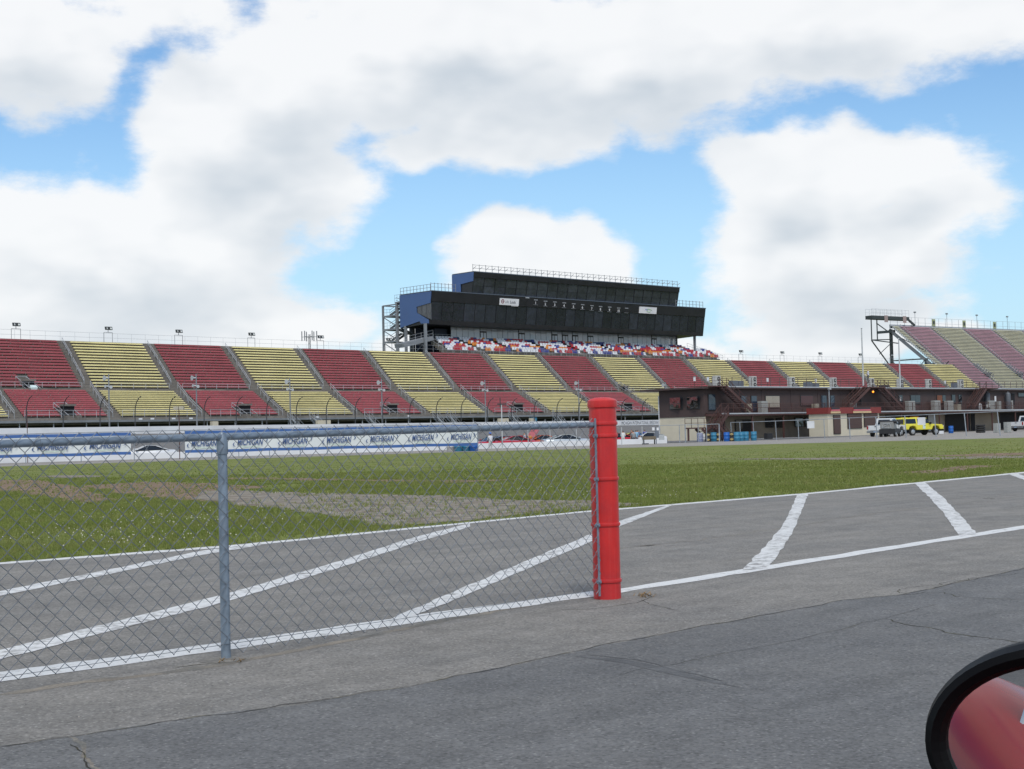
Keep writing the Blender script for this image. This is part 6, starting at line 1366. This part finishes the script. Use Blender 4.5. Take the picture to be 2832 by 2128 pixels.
# fence in front of the pit building
gA, gB = A(1990, 1216, 146), A(2900, 1200, 128); gA.z = gB.z = 0; gd_ = (gB - gA).normalized(); gn = V((gd_.y, -gd_.x, 0))
def gs(px):
    r = ray(px, 1200); k = gA.dot(gn) / r.dot(gn); p = r * k; return (V((p.x, p.y, 0)) - gA).dot(gd_)
pf = empty('chain_link_fence', gA, 'tall thin chain-link fence in front of the pit building and trucks', 'fence')
pts = []
for k, px in enumerate((2023, 2048, 2085, 2147, 2209, 2281, 2351, 2425, 2506, 2589, 2673, 2766, 2850)):
    s = gs(px); h = 1.85 + .35 * max(0, (px - 2100) / 700); lean = -gd_ * (.05 + .13 * max(0, (px - 2450) / 300)); b = MB(); p = gA + gd_ * s; b.tube([p, p + lean + V((0, 0, h))], .045 if px > 2300 else .035, 6); b.build('post', m_galvf, pf); pts.append(p + lean + V((0, 0, h)))
b = MB(); b.tube(pts, .03, 6); b.build('top_rail', m_galvf, pf)
for px, lab in ((2243.5, 'blank white square sign on the fence left of the kiosk'), (2550, 'blank pale square sign on the fence before the yellow truck')):
    s = gs(px); b = MB(); b.par(gA + gd_ * (s - .36) + gn * .05 + V((0, 0, 1.08 if px < 2300 else 1.15)), gd_ * .74, gn * .01, V((0, 0, .70))); tag(b.build('fence_sign', m_white), lab, 'sign')
# left fence run and gate posts near the stair
pf2 = empty('chain_link_fence', A(1816, 1225, 137), 'short galvanised fence with gate posts by the outside stair', 'fence')
pp = []
for px in (1826, 1880, 1896, 1932, 1955, 1990): p = A(px, 1222, 137.5); p.z = 0; b = MB(); b.tube([p, p + V((0, 0, 1.72))], .055 if px in (1896, 1990) else .035, 6); b.build('post', m_galvf, pf2); pp.append(p + V((0, 0, 1.7)))
b = MB(); b.tube(pp, .03, 6); b.build('top_rail', m_galvf, pf2)
# poles and bench at the pit wall
for px, pyt, yd, lab, r_ in ((1389.5, 1118, 121, 'slim pale pole with a crossbar in front of the parked cars', .05), (1461, 1190, 120, 'short thin post before the orange coupe', .03), (1522, 1190, 121, 'short thin post before the silver coupe', .03), (1595, 1188, 122, 'short thin post left of the red post', .03), (1720, 1182, 127, 'short thin post right of the red post', .035), (1777, 1180, 132, 'short thin post among the standing people', .03), (76, 1140, 108, 'tall thin brown pole at far left before the stand', .03)):
    q, t_ = A(px, 1236, yd), A(px - 2, pyt, yd); ro = empty('pit_pole', (q.x, q.y, 0), lab, 'pole', 'thin poles along the pit wall'); b = MB(); b.tube([V((q.x, q.y, 0)), V((q.x, q.y, t_.z))], r_, 6); b.build('pole', m_spk if px > 100 else m_rust, ro)
    if px == 1389.5: b = MB(); b.bar(V((q.x - .35, q.y, t_.z)), V((q.x + .45, q.y, t_.z)), .12); b.bar(V((q.x - .1, q.y, t_.z - .3)), V((q.x - .1, q.y, t_.z + .5)), .08, up=(1, 0, 0)); b.build('crossbar', m_dark, ro)
q, t_ = A(497, 1262, 106), A(494, 1130, 106); ro = empty('camera_pole', (q.x, q.y, 0), 'thin brown pole with two pale box lamps before the yellow block', 'pole'); b = MB(); b.tube([V((q.x, q.y, 0)), V((q.x, q.y, t_.z))], .035, 6); b.build('pole', m_rust, ro)
for x in (-.18, .22): b = MB(); c = V((q.x + x, q.y, t_.z)); b.par(c + V((-.2, -.2, -.13)), (.36, 0, 0), (0, .3, 0), (0, .05, .28)); b.build('box_lamp', m_bin, ro, bevel=.02)
q = A(1800, 1229, 131); bw = empty('wooden_bench', (q.x, q.y, 0), 'weathered wooden bench on legs at the end of the pit wall', 'bench'); b = MB(); b.par(V((q.x - .65, q.y, .42)), (1.15, .25, 0), (-.08, .4, 0), (0, 0, .3)); b.build('seat', m_wood, bw)
for x, y in ((-.6, .05), (.4, .25), (-.62, .4), (.38, .6)): b = MB(); b.bar(V((q.x + x, q.y + y, 0)), V((q.x + x, q.y + y, .45)), .06, up=(1, 0, 0)); b.build('leg', m_dark, bw)
b = MB(); b.tube([V((q.x - .8, q.y, .04)), V((q.x - .2, q.y - .1, .06))], .05, 6); tag(b.build('cable_bundle', m_dark), 'dark bundle of cable on the ground by the bench', 'cable')
q = A(1815, 1210, 133); mc = empty('meter_cabinet', (q.x, q.y, 0), 'grey meter boxes and signs on a post at the building corner', 'cabinet')
for dx, z0_, w_, h_, mt in ((-.35, .9, .22, .28, m_white), (.05, .9, .2, .25, m_white), (-.2, .2, .8, .35, m_slate), (-.1, .55, .35, .3, m_slate), (.25, .0, .5, .5, M('pale_box', (.4, .42, .42), .6))): b = MB(); b.par(V((q.x + dx, q.y, z0_ + .35)), (w_, .05, 0), (0, .2, 0), (0, 0, h_)); b.build('box', mt, mc)
b = MB(); b.bar(V((q.x, q.y + .1, 0)), V((q.x, q.y + .1, 1.6)), .08, up=(1, 0, 0)); b.build('post', m_slate, mc)
# tyre stacks and bins by the garages
q = A(2712, 1190, 172); ts = empty('tyre_stack', (q.x, q.y, 0), 'stack of black tyres against the tan garage wall', 'tyres')
for k in range(4): b = MB(); b.lathe([(.34, 0), (.5, .02), (.56, .12), (.5, .22), (.34, .24), (.30, .12), (.34, 0)], (q.x, q.y, k * .245), 18); b.build('tyre', m_tyre, ts, True)
q = A(2120, 1215, 158); b = MB(); b.par(V((q.x - .3, q.y, 0)), (.72, .5, 0), (.3, -.45, 0), (0, 0, .62)); tag(b.build('black_crate', m_blkp, bevel=.03), 'black crate against the lower wall between windows', 'crate')
for px, h, mt, lab in ((2755, 1.1, m_binw, 'pale concrete block right of the tyre stack'), (2784, 1.2, m_binw, 'pale concrete block left of the right edge truck'), (2597, .7, m_white, 'small white cooler at the garage corner')):
    q = A(px, 1190, 166); b = MB(); b.par(V((q.x - .35, q.y, 0)), (.62, .45, 0), (.3, -.4, 0), (0, 0, h)); tag(b.build('block', mt, bevel=.03), lab, 'block')
for i_, lab, cc in ((5.52, 'blue cabinet below the stand front walk, left of the cars', 'teal'), (8.78, 'left blue cabinet below the stand near the pit building', 'teal'), (9.28, 'right blue cabinet below the stand near the pit building', 'teal')):
    p = SK(i_, R_ALL + 2.2); b = MB(); b.par(p + V((0, 0, 1.6)), Ttan(i_) * 1.2, Nfr(i_) * .8, V((0, 0, 2.2))); tag(b.build('blue_cabinet', BAR_DATA['teal'], bevel=.05), lab, 'cabinet')
for s_, w_, lab in ((on_wall(588, -1), .9, 'pale box standing behind the track wall near the fence post'), (on_wall(880, -1), 2.2, 'cream booth with dark opening behind the track wall'), (on_wall(1383, -1), 2.0, 'cream box behind the track wall left of the crossbar pole'), (on_wall(1470, -1), .8, 'narrow white box behind the track wall')):
    b = MB(); b.par(Wp(s_, 2.6, -1.6), wdir * w_, wn * .6, V((0, 0, 1.2))); tag(b.build('wall_box', m_cream, bevel=.04), lab, 'box')
# ------------------------------------------------------------------ people
def person(px, py, yd, zg, h, shirt, pants, lab, ang=0, skin=(.45, .25, .17), hair=(.05, .035, .025), arms='down', lean=0.0, hat=None, name='person'):
    zg = -.30 if zg < 0 else zg; h = h * (.95 if zg < 0 else 1); q = A(px, py, yd); k = h / 1.75; me = bpy.data.meshes.new('body')
    if arms == 'fold': ar = [((.24, .0, 1.16), .05), ((.08, .24, 1.14), .042), ((-.04, .27, 1.15), .04)]
    elif arms == 'front': ar = [((.25, .06, 1.15), .05), ((.20, .28, 1.05), .042), ((.17, .38, 1.04), .04)]
    else: ar = [((.26, -.02, 1.15), .05), ((.28, .05, .90), .042), ((.28, .08, .80), .04)]
    vs = [((0, 0, .95), .15)]; es = []
    def add(p, r, a): vs.append((p, r)); es.append((a, len(vs) - 1)); return len(vs) - 1
    w_ = add((0, lean * .3, 1.12), .14, 0); c = add((0, lean * .6, 1.34), .155, w_); n_ = add((0, lean, 1.50), .06, c); hd = add((0, lean + .02, 1.60), .09, n_); add((0, lean + .01, 1.70), .085, hd)
    for sg in (-1, 1):
        s = add((sg * .19, lean * .7, 1.42), .075, c); p = s
        for (x, y, z), r in ar: p = add((sg * x, y + lean * .7, z), r, p)
        hp = add((sg * .10, 0, .86), .10, 0); kn = add((sg * .12, .03, .48), .07, hp); an = add((sg * .13, -.02, .09), .05, kn); add((sg * .14, .13, .05), .045, an)
    me.from_pydata([V(p) * k for p, r in vs], es, []); ob = bpy.data.objects.new(name, me); COL.objects.link(ob)
    sk = ob.modifiers.new('k', 'SKIN'); ss = ob.modifiers.new('s', 'SUBSURF'); ss.levels = ss.render_levels = 1
    for i, (p, r) in enumerate(vs): me.skin_vertices[0].data[i].radius = (r * k, r * k)
    me.skin_vertices[0].data[0].use_root = True
    bpy.context.view_layer.update(); m2 = bpy.data.meshes.new_from_object(ob.evaluated_get(bpy.context.evaluated_depsgraph_get())); bpy.data.objects.remove(ob)
    m2.materials.clear()
    cm = lambda nm, c_: M('%s_%d%d%d' % (nm, c_[0] * 99, c_[1] * 99, c_[2] * 99), c_, .8, var=.1, scale=8)
    for m_ in (cm('skin', skin), cm('shirt', shirt), cm('pants', pants), cm('hair', hair), cm('shoe', (.04, .04, .04))): m2.materials.append(m_)
    for p in m2.polygons:
        z = p.center.z / k; x = abs(p.center.x) / k; p.use_smooth = True
        p.material_index = 4 if z < .09 else 2 if z < .97 and x < .22 else 0 if (z > 1.47 and x < .12) or (x > .225 and z < 1.13) else 1
        if z > 1.66 or (z > 1.56 and p.center.y / k < lean - .02 and x < .12): p.material_index = 3
    o = bpy.data.objects.new(name, m2); COL.objects.link(o); o.location = (q.x, q.y, zg); o.rotation_euler.z = ang
    tag(o, lab, 'person', 'people around pit road')
    if hat: b = MB(); b.lathe([(.15 * k, 1.66 * k), (.12 * k, 1.67 * k), (.115 * k, 1.76 * k), (.06 * k, 1.81 * k), (.001, 1.815 * k)], (0, lean * k, 0), 10); b.build('cap', cm('cap', hat), o, True, local=True)
    return o
person(1356, 1205, 126.5, -.42, 1.78, (.62, .63, .66), (.5, .5, .5), 'person in white and blue with a blue cap beside the red open car', .6, arms='front', hat=(.08, .16, .45))
person(1452, 1205, 143, -.42, 1.75, (.42, .45, .50), (.10, .12, .18), 'person in grey white leaning over the raised red hood', 2.0, lean=.08)
person(1466, 1208, 142, -.42, 1.6, (.5, .22, .05), (.1, .1, .12), 'person in orange behind the orange coupe', 2.6)
person(1708, 1200, 146, -.42, 1.6, (.55, .2, .26), (.2, .2, .22), 'person in pink behind the red coupe right of the post', 1.0)
person(1723, 1200, 136, -.42, 1.72, (.62, .62, .60), (.5, .48, .44), 'person in white standing alone right of the red post', .3, arms='fold')
person(1747, 1196, 140, -.42, 1.82, (.16, .06, .05), (.05, .05, .06), 'tall person in dark red at the left of the standing group', 1.2)
person(1752, 1202, 137.5, -.42, 1.7, (.25, .25, .25), (.05, .05, .06), 'person in a grey top sitting forward on the pit wall', .2, lean=.12)
person(1759, 1198, 142, -.42, 1.75, (.25, .45, .60), (.06, .06, .09), 'person in a light blue top in the standing group', -.4)
person(1764, 1198, 145, -.42, 1.76, (.08, .12, .25), (.06, .06, .08), 'person in navy at the right of the standing group', -.8)
person(1783, 1196, 146, -.42, 1.78, (.05, .08, .30), (.05, .06, .12), 'person in royal blue behind the white car', .4)
person(2402, 1074, 168.5, 6.05, 1.75, (.58, .60, .66), (.10, .09, .09), 'person in a white top standing on the pit building roof', 1.5, arms='front')
